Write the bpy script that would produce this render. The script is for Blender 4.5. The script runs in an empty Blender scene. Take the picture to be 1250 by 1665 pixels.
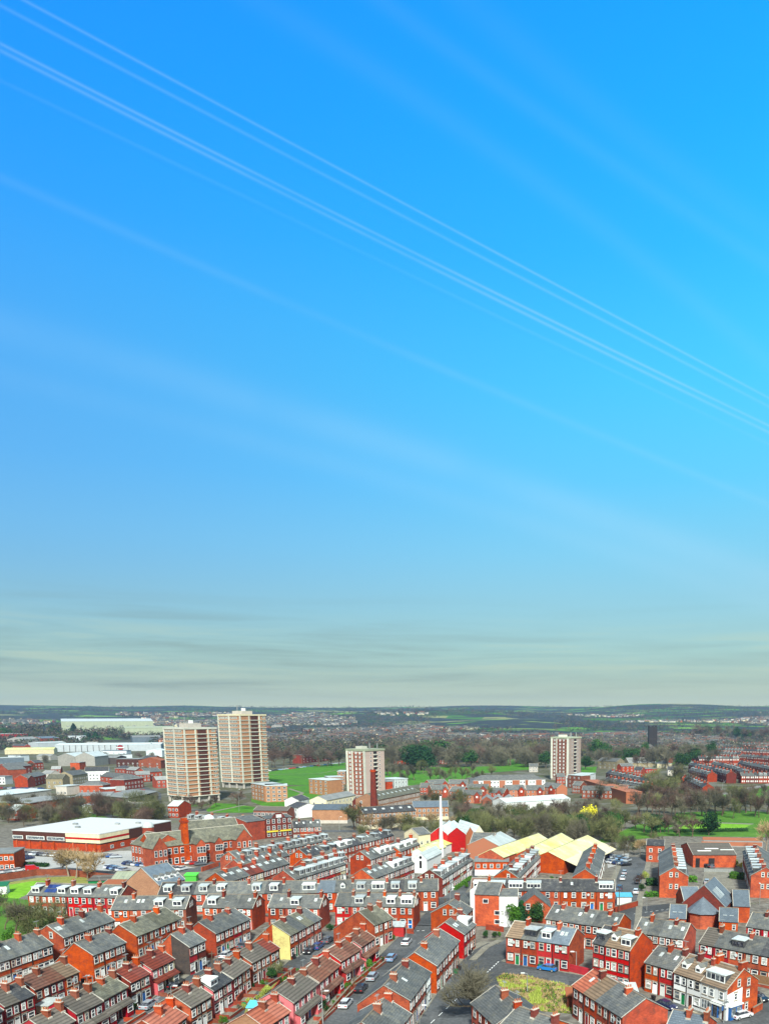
import bpy, math, random
from math import radians as R, sin, cos, pi
from mathutils import Vector, noise
C = bpy.context.scene.collection
SC = bpy.context.scene
# ---------------------------------------------------------------- camera
F, X0, Y0, PITCH, H = 1334.0, 835.0, 1391.0, R(9.8), 55.0
cd = bpy.data.cameras.new("camera"); cam = bpy.data.objects.new("camera", cd); C.objects.link(cam)
cam.location = (0, 0, H); cam.rotation_euler = (pi/2-PITCH, 0, 0)
cd.sensor_fit = 'HORIZONTAL'; cd.sensor_width = 36; cd.lens = F/1250*36
cd.shift_x = (625-X0)/1250; cd.shift_y = (Y0-832.5)/1250
cd.clip_start = 1; cd.clip_end = 20000
SC.camera = cam
SC.render.engine = 'CYCLES'
SC.view_settings.view_transform = 'Standard'; SC.view_settings.look = 'None'
SC.view_settings.exposure = 0.45; SC.view_settings.gamma = 1
def ray(px, py):
    x = (px-X0)/F; y = (Y0-py)/F; c, s = cos(PITCH), sin(PITCH)
    return Vector((x, c+y*s, -s+y*c))
# ---------------------------------------------------------------- sun + sky
SUN_AZ, SUN_EL = R(173), R(40)          # azimuth the light comes from, clockwise from +Y
sl = bpy.data.lights.new("sun", 'SUN'); so = bpy.data.objects.new("sun", sl); C.objects.link(so)
sl.energy = 4.9; sl.angle = R(6); sl.color = (1.0, 1.0, 0.94)
so.rotation_euler = (pi/2-SUN_EL, 0, -SUN_AZ+pi)
def s2l(c): c /= 255; return c/12.92 if c <= .04045 else ((c+.055)/1.055)**2.4
def rgb(r, g, b): return (s2l(r), s2l(g), s2l(b), 1)
W = bpy.data.worlds.new("World"); SC.world = W; W.use_nodes = True
nt = W.node_tree; nt.nodes.clear(); N = nt.nodes; L = nt.links
def nd(t, tree=None, **k):
    n = (tree or nt).nodes.new(t)
    for a, b in k.items(): setattr(n, a, b)
    return n
def mth(op, a, b=None, c=None, clamp=False):
    n = nd('ShaderNodeMath', operation=op, use_clamp=clamp)
    for i, v in enumerate((a, b, c)):
        if v is None: continue
        if isinstance(v, (int, float)): n.inputs[i].default_value = v
        else: L.new(v, n.inputs[i])
    return n.outputs[0]
def mix(f, a, b, bt='MIX'):
    n = nd('ShaderNodeMix', data_type='RGBA', blend_type=bt)
    for i, v in ((0, f), (6, a), (7, b)):
        if isinstance(v, (int, float)): n.inputs[i].default_value = v
        elif isinstance(v, tuple): n.inputs[i].default_value = v
        else: L.new(v, n.inputs[i])
    return n.outputs[2]
tc = nd('ShaderNodeTexCoord'); dirv = tc.outputs['Generated']
sep = nd('ShaderNodeSeparateXYZ'); L.new(dirv, sep.inputs[0])
dx, dy, dz = sep.outputs
ramp = nd('ShaderNodeValToRGB'); cr = ramp.color_ramp
stops = [(1150, (216, 224, 186)), (1130, (200, 214, 184)), (1100, (176, 202, 186)), (1060, (168, 208, 202)), (1000, (152, 208, 222)), (900, (128, 204, 242)), (780, (96, 194, 255)), (620, (72, 184, 255)), (400, (44, 168, 255)), (200, (28, 158, 255)), (0, (20, 150, 255))]
while len(cr.elements) < len(stops): cr.elements.new(.5)
for e, (py, c) in zip(cr.elements, stops):
    e.position = max(0, ray(625, py).normalized().z); 
    e.color = rgb(*c)
L.new(dz, ramp.inputs[0])
col = ramp.outputs[0]
def rng0(v, a, b, o0=0., o1=1.):
    n = nd('ShaderNodeMapRange', interpolation_type='SMOOTHSTEP'); L.new(v, n.inputs[0])
    for i, x in zip((1, 2, 3, 4), (a, b, o0, o1)): n.inputs[i].default_value = x
    return n.outputs[0]
# the blue is deeper towards the left and greener towards the right
side = mth('ADD', mth('MULTIPLY', dx, 1.05), .62, clamp=True)
hi = nd('ShaderNodeMapRange', interpolation_type='SMOOTHSTEP'); L.new(dz, hi.inputs[0]); hi.inputs[1].default_value = .1; hi.inputs[2].default_value = .4
warm = mix(side, (0.82, .84, 1.0, 1), (1.12, 1.40, 1.0, 1))
col = mix(hi.outputs[0], col, mix(1.0, col, warm, 'MULTIPLY'))
dul = mth('MULTIPLY', rng0(dz, .06, .18), mth('MULTIPLY', rng0(dz, .25, .5, 1., 0.), rng0(dx, -.65, .1, .45, 0.)))
col = mix(dul, col, rgb(92, 160, 222))
# layered cloud near the horizon
mp = nd('ShaderNodeMapping'); mp.inputs['Scale'].default_value = (1.8, 1.8, 30); mp.inputs['Rotation'].default_value = (0, R(1.5), 0)
L.new(dirv, mp.inputs[0])
nz = nd('ShaderNodeTexNoise'); nz.inputs['Scale'].default_value = 2.2; nz.inputs['Detail'].default_value = 6; nz.inputs['Roughness'].default_value = .58; nz.inputs['Distortion'].default_value = .35
L.new(mp.outputs[0], nz.inputs['Vector'])
def rng(v, a, b, o0=0., o1=1.):
    n = nd('ShaderNodeMapRange', interpolation_type='SMOOTHSTEP'); L.new(v, n.inputs[0])
    for i, x in zip((1, 2, 3, 4), (a, b, o0, o1)): n.inputs[i].default_value = x
    return n.outputs[0]
low = mth('MULTIPLY', rng(dz, .008, .03), rng(dz, .06, .15, 1., 0.))
low = mth('MULTIPLY', low, rng(dx, -.62, .25, 1., .35))
cl = mth('MULTIPLY', mth('MULTIPLY', rng(nz.outputs[0], .44, .72), low), .55)
col = mix(mth('MULTIPLY', mth('MULTIPLY', rng(dz, .005, .03), rng(dz, .08, .2, 1., 0.)), rng(dx, -.65, .2, .22, 0.)), col, rgb(112, 142, 160))
col = mix(cl, col, rgb(118, 134, 132))
cl2 = mth('MULTIPLY', mth('MULTIPLY', rng(nz.outputs[0], .5, .34), mth('MULTIPLY', rng(dz, .0, .02), rng(dz, .06, .12, 1., 0.))), .45)
col = mix(cl2, col, rgb(196, 214, 188))
# thin streaks: small circles on the sky
nz2 = nd('ShaderNodeTexNoise'); nz2.inputs['Scale'].default_value = 5; nz2.inputs['Detail'].default_value = 4; L.new(dirv, nz2.inputs['Vector'])
def streak(pts, width, amt, wl=.0):
    global col
    d1, d2, d3 = [ray(*p).normalized() for p in pts]
    n = (d2-d1).cross(d3-d1).normalized(); c = n.dot(d1)
    v = nd('ShaderNodeVectorMath', operation='DOT_PRODUCT'); L.new(dirv, v.inputs[0]); v.inputs[1].default_value = n
    a = mth('ABSOLUTE', mth('SUBTRACT', v.outputs['Value'], c))
    wv = mth('MULTIPLY', a, 1/width)
    band = mth('EXPONENT', mth('MULTIPLY', mth('MULTIPLY', wv, wv), -1.0))
    k = mth('MULTIPLY', band, mth('MULTIPLY', rng(nz2.outputs[0], .3, .6, .5, 1.), amt))
    k = mth('MULTIPLY', k, rng(dx, -.7, .3, .55, 1.))
    col = mix(k, col, rgb(190, 232, 255))
streak([(40, 0), (600, 300), (1250, 647)], .0011, .2)
streak([(8, 12), (600, 322), (1250, 661)], .0013, .15)
streak([(0, 70), (600, 374), (1250, 692)], .0012, .26)
streak([(0, 81), (600, 384), (1250, 703)], .0014, .22)
streak([(0, 130), (600, 415), (1250, 722)], .0014, .06)
streak([(0, 288), (625, 560), (1250, 820)], .004, .08)
streak([(0, 532), (560, 700), (1250, 940)], .017, .17)
streak([(0, 610), (700, 800), (1250, 985)], .012, .10)
streak([(620, 0), (900, 200), (1250, 430)], .007, .04)
streak([(520, 60), (880, 300), (1250, 590)], .009, .04)
streak([(760, 0), (1000, 200), (1250, 380)], .011, .03)
# clear sky ahead; overhead and behind, unseen cloud is added to whiten the fill light
ncl = nd('ShaderNodeTexNoise'); ncl.inputs['Scale'].default_value = 2.5; ncl.inputs['Detail'].default_value = 5; L.new(dirv, ncl.inputs['Vector'])
fill_cloud = mix(ncl.outputs[0], (.46, .46, .44, 1), (.28, .30, .31, 1))
over = mth('MAXIMUM', rng(dz, .68, .85), rng(dy, .35, .0))
col = mix(1.0, col, (.735, .735, .735, 1), 'MULTIPLY')
col = mix(over, col, fill_cloud)
bgc = nd('ShaderNodeBackground'); L.new(col, bgc.inputs[0]); bgc.inputs[1].default_value = 1.0
sky = nd('ShaderNodeTexSky', sky_type='NISHITA'); sky.sun_disc = False; sky.sun_elevation = SUN_EL; sky.sun_rotation = SUN_AZ
bgn = nd('ShaderNodeBackground'); L.new(sky.outputs[0], bgn.inputs[0]); bgn.inputs[1].default_value = 0.004
ad = nd('ShaderNodeAddShader'); L.new(bgc.outputs[0], ad.inputs[0]); L.new(bgn.outputs[0], ad.inputs[1])
wo = nd('ShaderNodeOutputWorld'); L.new(ad.outputs[0], wo.inputs[0])

# ---------------------------------------------------------------- terrain height and pixel -> point
PROF = [(0, 0), (1150, 0), (1500, 3), (1900, 8), (2400, 14), (3000, 27), (3600, 44), (4200, 66), (5000, 94), (5600, 100), (7000, 60)]
def lerp(P, v):
    if v <= P[0][0]: return P[0][1]
    for (a, b), (c, d) in zip(P, P[1:]):
        if v <= c: return b+(d-b)*(v-a)/(c-a)
    return P[-1][1]
def tz(x, y):
    if y < 1150: return 0.0
    z = lerp(PROF, y)
    k = min(1, (y-1150)/1500)
    z += k*(noise.noise(Vector((x/700, y/900, 1.3)))*(16+max(0, min(1, (y-3500)/1200))*18) + noise.noise(Vector((x/260, y/330, 7.3)))*4)*(1 if y < 3500 else .9)
    # a nearer green shoulder in the middle of the view and a rise on the right
    z += 20*math.exp(-((x-20)/330)**2-((y-2700)/300)**2)
    z += 14*math.exp(-((x-700)/260)**2-((y-1900)/260)**2)
    z += 15*math.exp(-((x+900)/300)**2-((y-1750)/170)**2)
    z += 22*math.exp(-((x+420)/620)**2-((y-3500)/260)**2)+10*math.exp(-((x-900)/500)**2-((y-4600)/300)**2)
    return max(z, 0)
def G(px, py, h=0.0):
    d = ray(px, py)
    t = (h-H)/d.z if d.z < -1e-4 else 1e9
    p = Vector((0, 0, H))+d*t
    if p.y > 1150 or t < 0:
        t = 1150/d.y
        while t*d.y < 6500:
            p = Vector((0, 0, H))+d*t
            if p.z <= tz(p.x, p.y)+h: break
            t *= 1.004
        return Vector((p.x, p.y, tz(p.x, p.y)))
    return Vector((p.x, p.y, 0))
def RX(p): return p[0]/p[1]
# ---------------------------------------------------------------- materials
MATS = {}
def newmat(name):
    m = bpy.data.materials.new(name); m.use_nodes = True; MATS[name] = m
    t = m.node_tree; return m, t, t.nodes['Principled BSDF']
def M(name): return MATS[name]
def lnk(t, a, b): t.links.new(a, b)
def surf(name, c, c2=None, rough=.85, scale=.6, amt=.5, kind='noise', spec=.25, metal=0., wear=None, bump=0.):
    """noise-mottled surface. kind brick/tile/plain"""
    m, t, b = newmat(name)
    b.inputs['Roughness'].default_value = rough; b.inputs['Metallic'].default_value = metal
    b.inputs['Specular IOR Level'].default_value = spec
    tcn = nd('ShaderNodeTexCoord', t); oi = nd('ShaderNodeObjectInfo', t)
    add = nd('ShaderNodeVectorMath', t, operation='MULTIPLY_ADD'); lnk(t, oi.outputs['Random'], add.inputs[0])
    add.inputs[1].default_value = (173, 97, 61); lnk(t, tcn.outputs['Object'], add.inputs[2])
    n1 = nd('ShaderNodeTexNoise', t); n1.inputs['Scale'].default_value = scale; n1.inputs['Detail'].default_value = 6; n1.inputs['Roughness'].default_value = .65
    lnk(t, add.outputs[0], n1.inputs['Vector'])
    mr = nd('ShaderNodeMapRange', t); mr.inputs[1].default_value = .3; mr.inputs[2].default_value = .7; lnk(t, n1.outputs[0], mr.inputs[0])
    mr.inputs[3].default_value = 0; mr.inputs[4].default_value = amt*2 if amt < .5 else 1
    mx = nd('ShaderNodeMix', t, data_type='RGBA'); c2 = c2 or tuple(v*.6 for v in c[:3])+(1,)
    mx.inputs[6].default_value = c if len(c) == 4 else c+(1,); mx.inputs[7].default_value = c2 if len(c2) == 4 else c2+(1,)
    lnk(t, mr.outputs[0], mx.inputs[0]); out = mx.outputs[2]
    def mult(out, fac_socket, colr, k):
        q = nd('ShaderNodeMix', t, data_type='RGBA', blend_type='MULTIPLY'); lnk(t, out, q.inputs[6]); q.inputs[7].default_value = colr
        mm = nd('ShaderNodeMath', t, operation='MULTIPLY'); lnk(t, fac_socket, mm.inputs[0]); mm.inputs[1].default_value = k; lnk(t, mm.outputs[0], q.inputs[0]); return q.outputs[2]
    if kind in ('brick', 'tile', 'stripe', 'sheet'):
        sp = nd('ShaderNodeSeparateXYZ', t); lnk(t, tcn.outputs['Object'], sp.inputs[0])
        a = nd('ShaderNodeMath', t, operation='ADD'); lnk(t, sp.outputs[0], a.inputs[0]); lnk(t, sp.outputs[1], a.inputs[1])
        cb = nd('ShaderNodeCombineXYZ', t); lnk(t, a.outputs[0] if kind == 'brick' else sp.outputs[0], cb.inputs[0]); lnk(t, sp.outputs[2], cb.inputs[1])
        br = nd('ShaderNodeTexBrick', t); lnk(t, cb.outputs[0], br.inputs['Vector']); br.inputs['Scale'].default_value = 1
        br.inputs['Color1'].default_value = (1, 1, 1, 1)
        if kind == 'brick':
            br.inputs['Brick Width'].default_value = .45; br.inputs['Row Height'].default_value = .15; br.inputs['Mortar Size'].default_value = .015
            br.inputs['Color2'].default_value = (.45, .45, .45, 1); br.inputs['Mortar'].default_value = (.75, .75, .75, 1)
        elif kind == 'sheet':
            lnk(t, sp.outputs[1], cb.inputs[0]); lnk(t, sp.outputs[0], cb.inputs[1])
            br.inputs['Brick Width'].default_value = 5; br.inputs['Row Height'].default_value = 1.1; br.inputs['Mortar Size'].default_value = .07
            br.inputs['Color2'].default_value = (.72, .72, .72, 1); br.inputs['Mortar'].default_value = (.5, .5, .5, 1)
        elif kind == 'tile':
            br.inputs['Brick Width'].default_value = .5; br.inputs['Row Height'].default_value = .22; br.inputs['Mortar Size'].default_value = .035
            br.inputs['Color2'].default_value = (.6, .6, .6, 1); br.inputs['Mortar'].default_value = (.35, .35, .35, 1)
        else:
            br.inputs['Brick Width'].default_value = 50; br.inputs['Row Height'].default_value = .34; br.inputs['Mortar Size'].default_value = .07
            br.inputs['Color2'].default_value = (.9, .9, .9, 1); br.inputs['Mortar'].default_value = (.3, .3, .3, 1)
        q = nd('ShaderNodeMix', t, data_type='RGBA', blend_type='MULTIPLY'); q.inputs[0].default_value = .55; lnk(t, out, q.inputs[6]); lnk(t, br.outputs[0], q.inputs[7]); out = q.outputs[2]
    if wear:
        n2 = nd('ShaderNodeTexNoise', t); n2.inputs['Scale'].default_value = wear[1]; n2.inputs['Detail'].default_value = 8; n2.inputs['Roughness'].default_value = .7; lnk(t, add.outputs[0], n2.inputs['Vector'])
        r2 = nd('ShaderNodeMapRange', t); r2.inputs[1].default_value = .52; r2.inputs[2].default_value = .75; lnk(t, n2.outputs[0], r2.inputs[0])
        q = nd('ShaderNodeMix', t, data_type='RGBA'); lnk(t, r2.outputs[0], q.inputs[0]); lnk(t, out, q.inputs[6]); q.inputs[7].default_value = wear[0]+(1,) if len(wear[0]) == 3 else wear[0]; out = q.outputs[2]
    # house to house differences
    hs = nd('ShaderNodeHueSaturation', t); lnk(t, out, hs.inputs['Color'])
    r3 = nd('ShaderNodeMapRange', t); lnk(t, oi.outputs['Random'], r3.inputs[0]); r3.inputs[3].default_value = .74; r3.inputs[4].default_value = 1.16; lnk(t, r3.outputs[0], hs.inputs['Value'])
    fr_ = nd('ShaderNodeMath', t, operation='MULTIPLY'); lnk(t, oi.outputs['Random'], fr_.inputs[0]); fr_.inputs[1].default_value = 7.3; f2 = nd('ShaderNodeMath', t, operation='FRACT'); lnk(t, fr_.outputs[0], f2.inputs[0]); r4 = nd('ShaderNodeMapRange', t); lnk(t, f2.outputs[0], r4.inputs[0]); r4.inputs[3].default_value = .95; r4.inputs[4].default_value = 1.08; lnk(t, r4.outputs[0], hs.inputs['Saturation'])
    lnk(t, hs.outputs[0], b.inputs['Base Color'])
    if bump:
        bp = nd('ShaderNodeBump', t); bp.inputs['Strength'].default_value = bump; bp.inputs['Distance'].default_value = .05; lnk(t, n1.outputs[0], bp.inputs['Height']); lnk(t, bp.outputs[0], b.inputs['Normal'])
    return m
surf('orange', (.60, .115, .032), (.32, .048, .018), kind='brick', scale=.45, wear=((.20, .05, .03), .9))
surf('brick', (.50, .085, .035), (.27, .042, .022), kind='brick', scale=.45, wear=((.13, .05, .035), .9))
surf('darkbrick', (.26, .045, .03), (.13, .03, .022), kind='brick', scale=.5, wear=((.08, .035, .025), 1.2))
surf('brown', (.34, .10, .05), (.20, .06, .035), kind='brick', scale=.5)
surf('tan', (.46, .24, .125), (.36, .18, .095), kind='brick', scale=.4)
surf('red', (.58, .014, .014), (.36, .012, .012), scale=.6, kind='brick', wear=((.3, .03, .02), 1.0), amt=.35, rough=.6)
surf('crimson', (.48, .016, .03), (.28, .014, .022), scale=.6, kind='brick', wear=((.22, .03, .02), 1.0), amt=.35, rough=.6)
surf('pink', (.66, .16, .17), (.5, .11, .12), scale=.5, amt=.35, rough=.7)
surf('white', (.82, .86, .84), (.64, .68, .66), scale=.7, amt=.3, rough=.7)
surf('cream', (.82, .76, .50), (.55, .5, .33), scale=.6, amt=.4)
surf('yellow', (.74, .72, .28), (.60, .50, .20), scale=.5, amt=.4, wear=((.42, .25, .12), .8))
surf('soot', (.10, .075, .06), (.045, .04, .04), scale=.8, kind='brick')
surf('stone', (.38, .33, .20), (.24, .21, .14), scale=.6, kind='brick')
surf('render', (.56, .53, .46), (.42, .4, .35), scale=.6)
surf('taupe', (.42, .34, .29), (.36, .29, .25), scale=.4, amt=.3)
surf('slate', (0.204, 0.218, 0.204), (0.090, 0.103, 0.106), kind='tile', scale=.7, wear=((.22, .215, .16), .8), rough=.75)
surf('darkslate', (0.089, 0.095, 0.098), (0.048, 0.052, 0.058), kind='tile', scale=.7, wear=((.2, .2, .17), .9), rough=.7)
surf('mossslate', (0.217, 0.217, 0.153), (0.102, 0.109, 0.089), kind='tile', scale=.6, wear=((.26, .27, .20), .9), rough=.85)
surf('blueslate', (0.188, 0.243, 0.285), (0.122, 0.164, 0.201), kind='tile', scale=.5, rough=.65)
surf('browntile', (0.241, 0.108, 0.071), (0.141, 0.071, 0.051), kind='stripe', scale=.8, wear=((.22, .17, .11), .7))
surf('redtile', (.26, .06, .035), (.15, .04, .03), kind='stripe', scale=.8)
surf('salmontile', (.50, .17, .10), (.34, .11, .07), kind='stripe', scale=.8)
surf('tantile', (0.328, 0.235, 0.152), (0.200, 0.152, 0.105), kind='stripe', scale=.8)
surf('greytile', (0.198, 0.177, 0.145), (0.098, 0.093, 0.082), kind='stripe', scale=.8, wear=((.2, .19, .14), .8))
surf('pale', (.68, .76, .73), (.50, .58, .56), scale=.25, amt=.35, rough=.5, kind='sheet')
surf('palegreen', (0.435, 0.495, 0.345), (0.345, 0.405, 0.285), scale=.1, amt=.35, kind='sheet')
surf('shedroof', (.60, .66, .36), (.64, .63, .15), scale=.10, amt=.5, wear=((.70, .76, .58), .25), rough=.5, kind='sheet')
surf('greyroof', (0.345, 0.368, 0.345), (0.230, 0.253, 0.253), scale=.3, kind='sheet')
surf('shedwall', (.60, .68, .70), (.48, .55, .58), scale=.3)
surf('concrete', (.36, .36, .32), (.24, .24, .22), scale=.5)
surf('frame', (.86, .90, .86), (.74, .8, .76), scale=2, amt=.3, rough=.5)
surf('lintel', (.34, .30, .22), (.2, .17, .13), scale=2)
surf('mortar', (.62, .60, .50), (.4, .38, .32), scale=2)
surf('lead', (.66, .74, .72), (.42, .48, .47), scale=1.5, rough=.5)
surf('black', (.018, .016, .018), (.03, .025, .025), scale=2, rough=.5)
surf('pot', (.44, .13, .06), (.34, .16, .09), scale=3)
surf('darkwood', (.09, .03, .02), (.05, .02, .015), scale=2)
surf('blue', (.03, .14, .42), (.02, .1, .3), scale=2, rough=.5)
surf('cyan', (.10, .55, .75), (.08, .42, .6), scale=2, rough=.5)
surf('green', (.02, .22, .07), (.015, .14, .05), scale=2, rough=.5)
surf('lime', (.14, .62, .10), (.1, .5, .08), scale=2, rough=.5)
surf('purple', (.25, .09, .30), (.2, .07, .22), scale=2)
surf('yellowpaint', (.80, .68, .04), (.7, .58, .03), scale=2, rough=.5)
surf('solar', (.03, .06, .20), (.02, .045, .15), scale=2, rough=.25, spec=.5)
surf('towerbrown', (.40, .22, .13), (.31, .165, .095), scale=.3)
surf('band', (.66, .68, .57), (.52, .54, .46), scale=.3)
surf('metal', (.45, .48, .46), (.3, .33, .32), scale=2, rough=.45, metal=.4)
surf('fence', (.30, .17, .08), (.2, .12, .06), scale=2)
surf('rubber', (.02, .02, .02), (.03, .03, .03), scale=3)
def glass(name, c, rough=.12):
    m, t, b = newmat(name); b.inputs['Roughness'].default_value = rough; b.inputs['Specular IOR Level'].default_value = .6
    oi = nd('ShaderNodeObjectInfo', t); tcn = nd('ShaderNodeTexCoord', t)
    n = nd('ShaderNodeTexNoise', t); n.inputs['Scale'].default_value = 1.7
    v = nd('ShaderNodeVectorMath', t, operation='MULTIPLY_ADD'); lnk(t, oi.outputs['Random'], v.inputs[0]); v.inputs[1].default_value = (91, 57, 33); lnk(t, tcn.outputs['Object'], v.inputs[2]); lnk(t, v.outputs[0], n.inputs['Vector'])
    mx = nd('ShaderNodeMix', t, data_type='RGBA'); mx.inputs[6].default_value = c+(1,); mx.inputs[7].default_value = tuple(min(1, x*3+.06) for x in c)+(1,)
    mr = nd('ShaderNodeMapRange', t); mr.inputs[1].default_value = .5; mr.inputs[2].default_value = .7; lnk(t, n.outputs[0], mr.inputs[0]); lnk(t, mr.outputs[0], mx.inputs[0]); lnk(t, mx.outputs[2], b.inputs['Base Color'])
glass('glass', (.025, .03, .04)); glass('glass2', (.10, .12, .13), .2); glass('curtain', (.34, .36, .33), .3)
def carpaint(n, c):
    m, t, b = newmat(n); b.inputs['Base Color'].default_value = c+(1,); b.inputs['Roughness'].default_value = .28; b.inputs['Coat Weight'].default_value = .6; b.inputs['Metallic'].default_value = .15
for n, c in dict(c_white=(.75, .8, .8), c_silver=(.42, .48, .52), c_black=(.015, .016, .02), c_blue=(.02, .09, .30), c_bright=(.02, .22, .62), c_grey=(.12, .14, .16), c_red=(.5, .01, .01), c_lightblue=(.25, .42, .62), c_navy=(.012, .02, .09)).items(): carpaint(n, c)
def leafmat(name, c1, c2, scale=.35):
    m, t, b = newmat(name); b.inputs['Roughness'].default_value = .8; b.inputs['Specular IOR Level'].default_value = .15
    oi = nd('ShaderNodeObjectInfo', t); tcn = nd('ShaderNodeTexCoord', t)
    v = nd('ShaderNodeVectorMath', t, operation='MULTIPLY_ADD'); lnk(t, oi.outputs['Random'], v.inputs[0]); v.inputs[1].default_value = (91, 57, 33); lnk(t, tcn.outputs['Object'], v.inputs[2])
    n = nd('ShaderNodeTexNoise', t); n.inputs['Scale'].default_value = scale; n.inputs['Detail'].default_value = 3; lnk(t, v.outputs[0], n.inputs['Vector'])
    mr = nd('ShaderNodeMapRange', t); mr.inputs[1].default_value = .35; mr.inputs[2].default_value = .65; lnk(t, n.outputs[0], mr.inputs[0])
    mx = nd('ShaderNodeMix', t, data_type='RGBA'); mx.inputs[6].default_value = c1+(1,); mx.inputs[7].default_value = c2+(1,); lnk(t, mr.outputs[0], mx.inputs[0])
    hs = nd('ShaderNodeHueSaturation', t); r3 = nd('ShaderNodeMapRange', t); lnk(t, oi.outputs['Random'], r3.inputs[0]); r3.inputs[3].default_value = .7; r3.inputs[4].default_value = 1.3; lnk(t, r3.outputs[0], hs.inputs['Value']); lnk(t, mx.outputs[2], hs.inputs['Color'])
    lnk(t, hs.outputs[0], b.inputs['Base Color'])
leafmat('twig', (.085, .08, .055), (.16, .15, .10)); leafmat('twigred', (.095, .06, .045), (.15, .105, .08)); leafmat('twigolive', (.09, .105, .04), (.17, .18, .075)); leafmat('twigtan', (.30, .22, .11), (.38, .28, .15))
leafmat('bark', (.08, .06, .04), (.13, .10, .07)); leafmat('barkpale', (.24, .20, .15), (.3, .26, .2))
leafmat('farwood', (.03, .034, .032), (.065, .06, .045), .01)
leafmat('ever', (.008, .035, .014), (.02, .075, .02)); leafmat('leafgreen', (.035, .12, .012), (.09, .22, .02)); leafmat('leafbright', (.10, .32, .015), (.2, .45, .03)); leafmat('leafyellow', (.50, .46, .02), (.72, .66, .05)); leafmat('leaflime', (.28, .36, .06), (.4, .46, .1))
leafmat('leafdark', (.013, .05, .014), (.035, .095, .018))
def groundmat(name, cols, scale, detail=8, fine=0):
    m, t, b = newmat(name); b.inputs['Roughness'].default_value = .95; b.inputs['Specular IOR Level'].default_value = .1
    g = nd('ShaderNodeNewGeometry', t); n = nd('ShaderNodeTexNoise', t); n.inputs['Scale'].default_value = scale; n.inputs['Detail'].default_value = detail; n.inputs['Roughness'].default_value = .65; lnk(t, g.outputs['Position'], n.inputs['Vector'])
    r = nd('ShaderNodeValToRGB', t); e = r.color_ramp
    while len(e.elements) < len(cols): e.elements.new(.5)
    for el, (p, c) in zip(e.elements, cols): el.position = p; el.color = c+(1,)
    lnk(t, n.outputs[0], r.inputs[0]); out = r.outputs[0]
    if fine:
        n2 = nd('ShaderNodeTexNoise', t); n2.inputs['Scale'].default_value = fine; n2.inputs['Detail'].default_value = 5; lnk(t, g.outputs['Position'], n2.inputs['Vector'])
        q = nd('ShaderNodeMix', t, data_type='RGBA', blend_type='OVERLAY'); q.inputs[0].default_value = .6; lnk(t, out, q.inputs[6]); lnk(t, n2.outputs[0], q.inputs[7]); out = q.outputs[2]
    lnk(t, out, b.inputs['Base Color'])
    return m, t, out, b
groundmat('asphalt', [(.3, (.07, .078, .08)), (.55, (.10, .108, .11)), (.75, (.13, .137, .135))], .12, fine=1.5)
def patchy(name, dark):
    m = MATS[name]; t = m.node_tree; b = t.nodes['Principled BSDF']; src = b.inputs['Base Color'].links[0].from_socket
    g = nd('ShaderNodeNewGeometry', t); v = nd('ShaderNodeTexVoronoi', t); v.distance = 'CHEBYCHEV'; v.inputs['Scale'].default_value = .11; lnk(t, g.outputs['Position'], v.inputs['Vector'])
    s = nd('ShaderNodeSeparateColor', t); lnk(t, v.outputs['Color'], s.inputs[0]); r = nd('ShaderNodeMapRange', t); lnk(t, s.outputs[0], r.inputs[0]); r.inputs[3].default_value = dark; r.inputs[4].default_value = 1.25
    q = nd('ShaderNodeMix', t, data_type='RGBA', blend_type='MULTIPLY'); q.inputs[0].default_value = 1; lnk(t, src, q.inputs[6]); lnk(t, r.outputs[0], q.inputs[7]); lnk(t, q.outputs[2], b.inputs['Base Color'])
patchy('asphalt', .72)
groundmat('pave', [(.3, (.17, .165, .13)), (.6, (.25, .24, .19)), (.8, (.31, .30, .25))], .3, fine=2)
groundmat('carpark', [(.3, (.30, .31, .29)), (.6, (.42, .43, .40)), (.8, (.5, .5, .46))], .1, fine=2)
groundmat('yard', [(.3, (.09, .085, .07)), (.5, (.16, .15, .12)), (.7, (.11, .12, .07))], .25, fine=1.2)
groundmat('lawn', [(.3, (.035, .13, .01)), (.45, (.075, .22, .015)), (.6, (.06, .17, .018)), (.75, (.13, .22, .04))], .03, fine=.25)
groundmat('lawndark', [(.3, (.05, .14, .015)), (.6, (.09, .21, .025)), (.8, (.14, .24, .06))], .05, fine=.6)
groundmat('bowling', [(.3, (.15, .36, .02)), (.7, (.20, .43, .03))], .06, fine=.5)
groundmat('rough', [(.25, (.16, .09, .03)), (.4, (.30, .27, .05)), (.55, (.20, .28, .03)), (.7, (.34, .30, .10))], .22, fine=1.3)
groundmat('verge', [(.3, (.16, .20, .04)), (.6, (.28, .28, .08)), (.8, (.12, .17, .03))], .3, fine=1.3)
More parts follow.
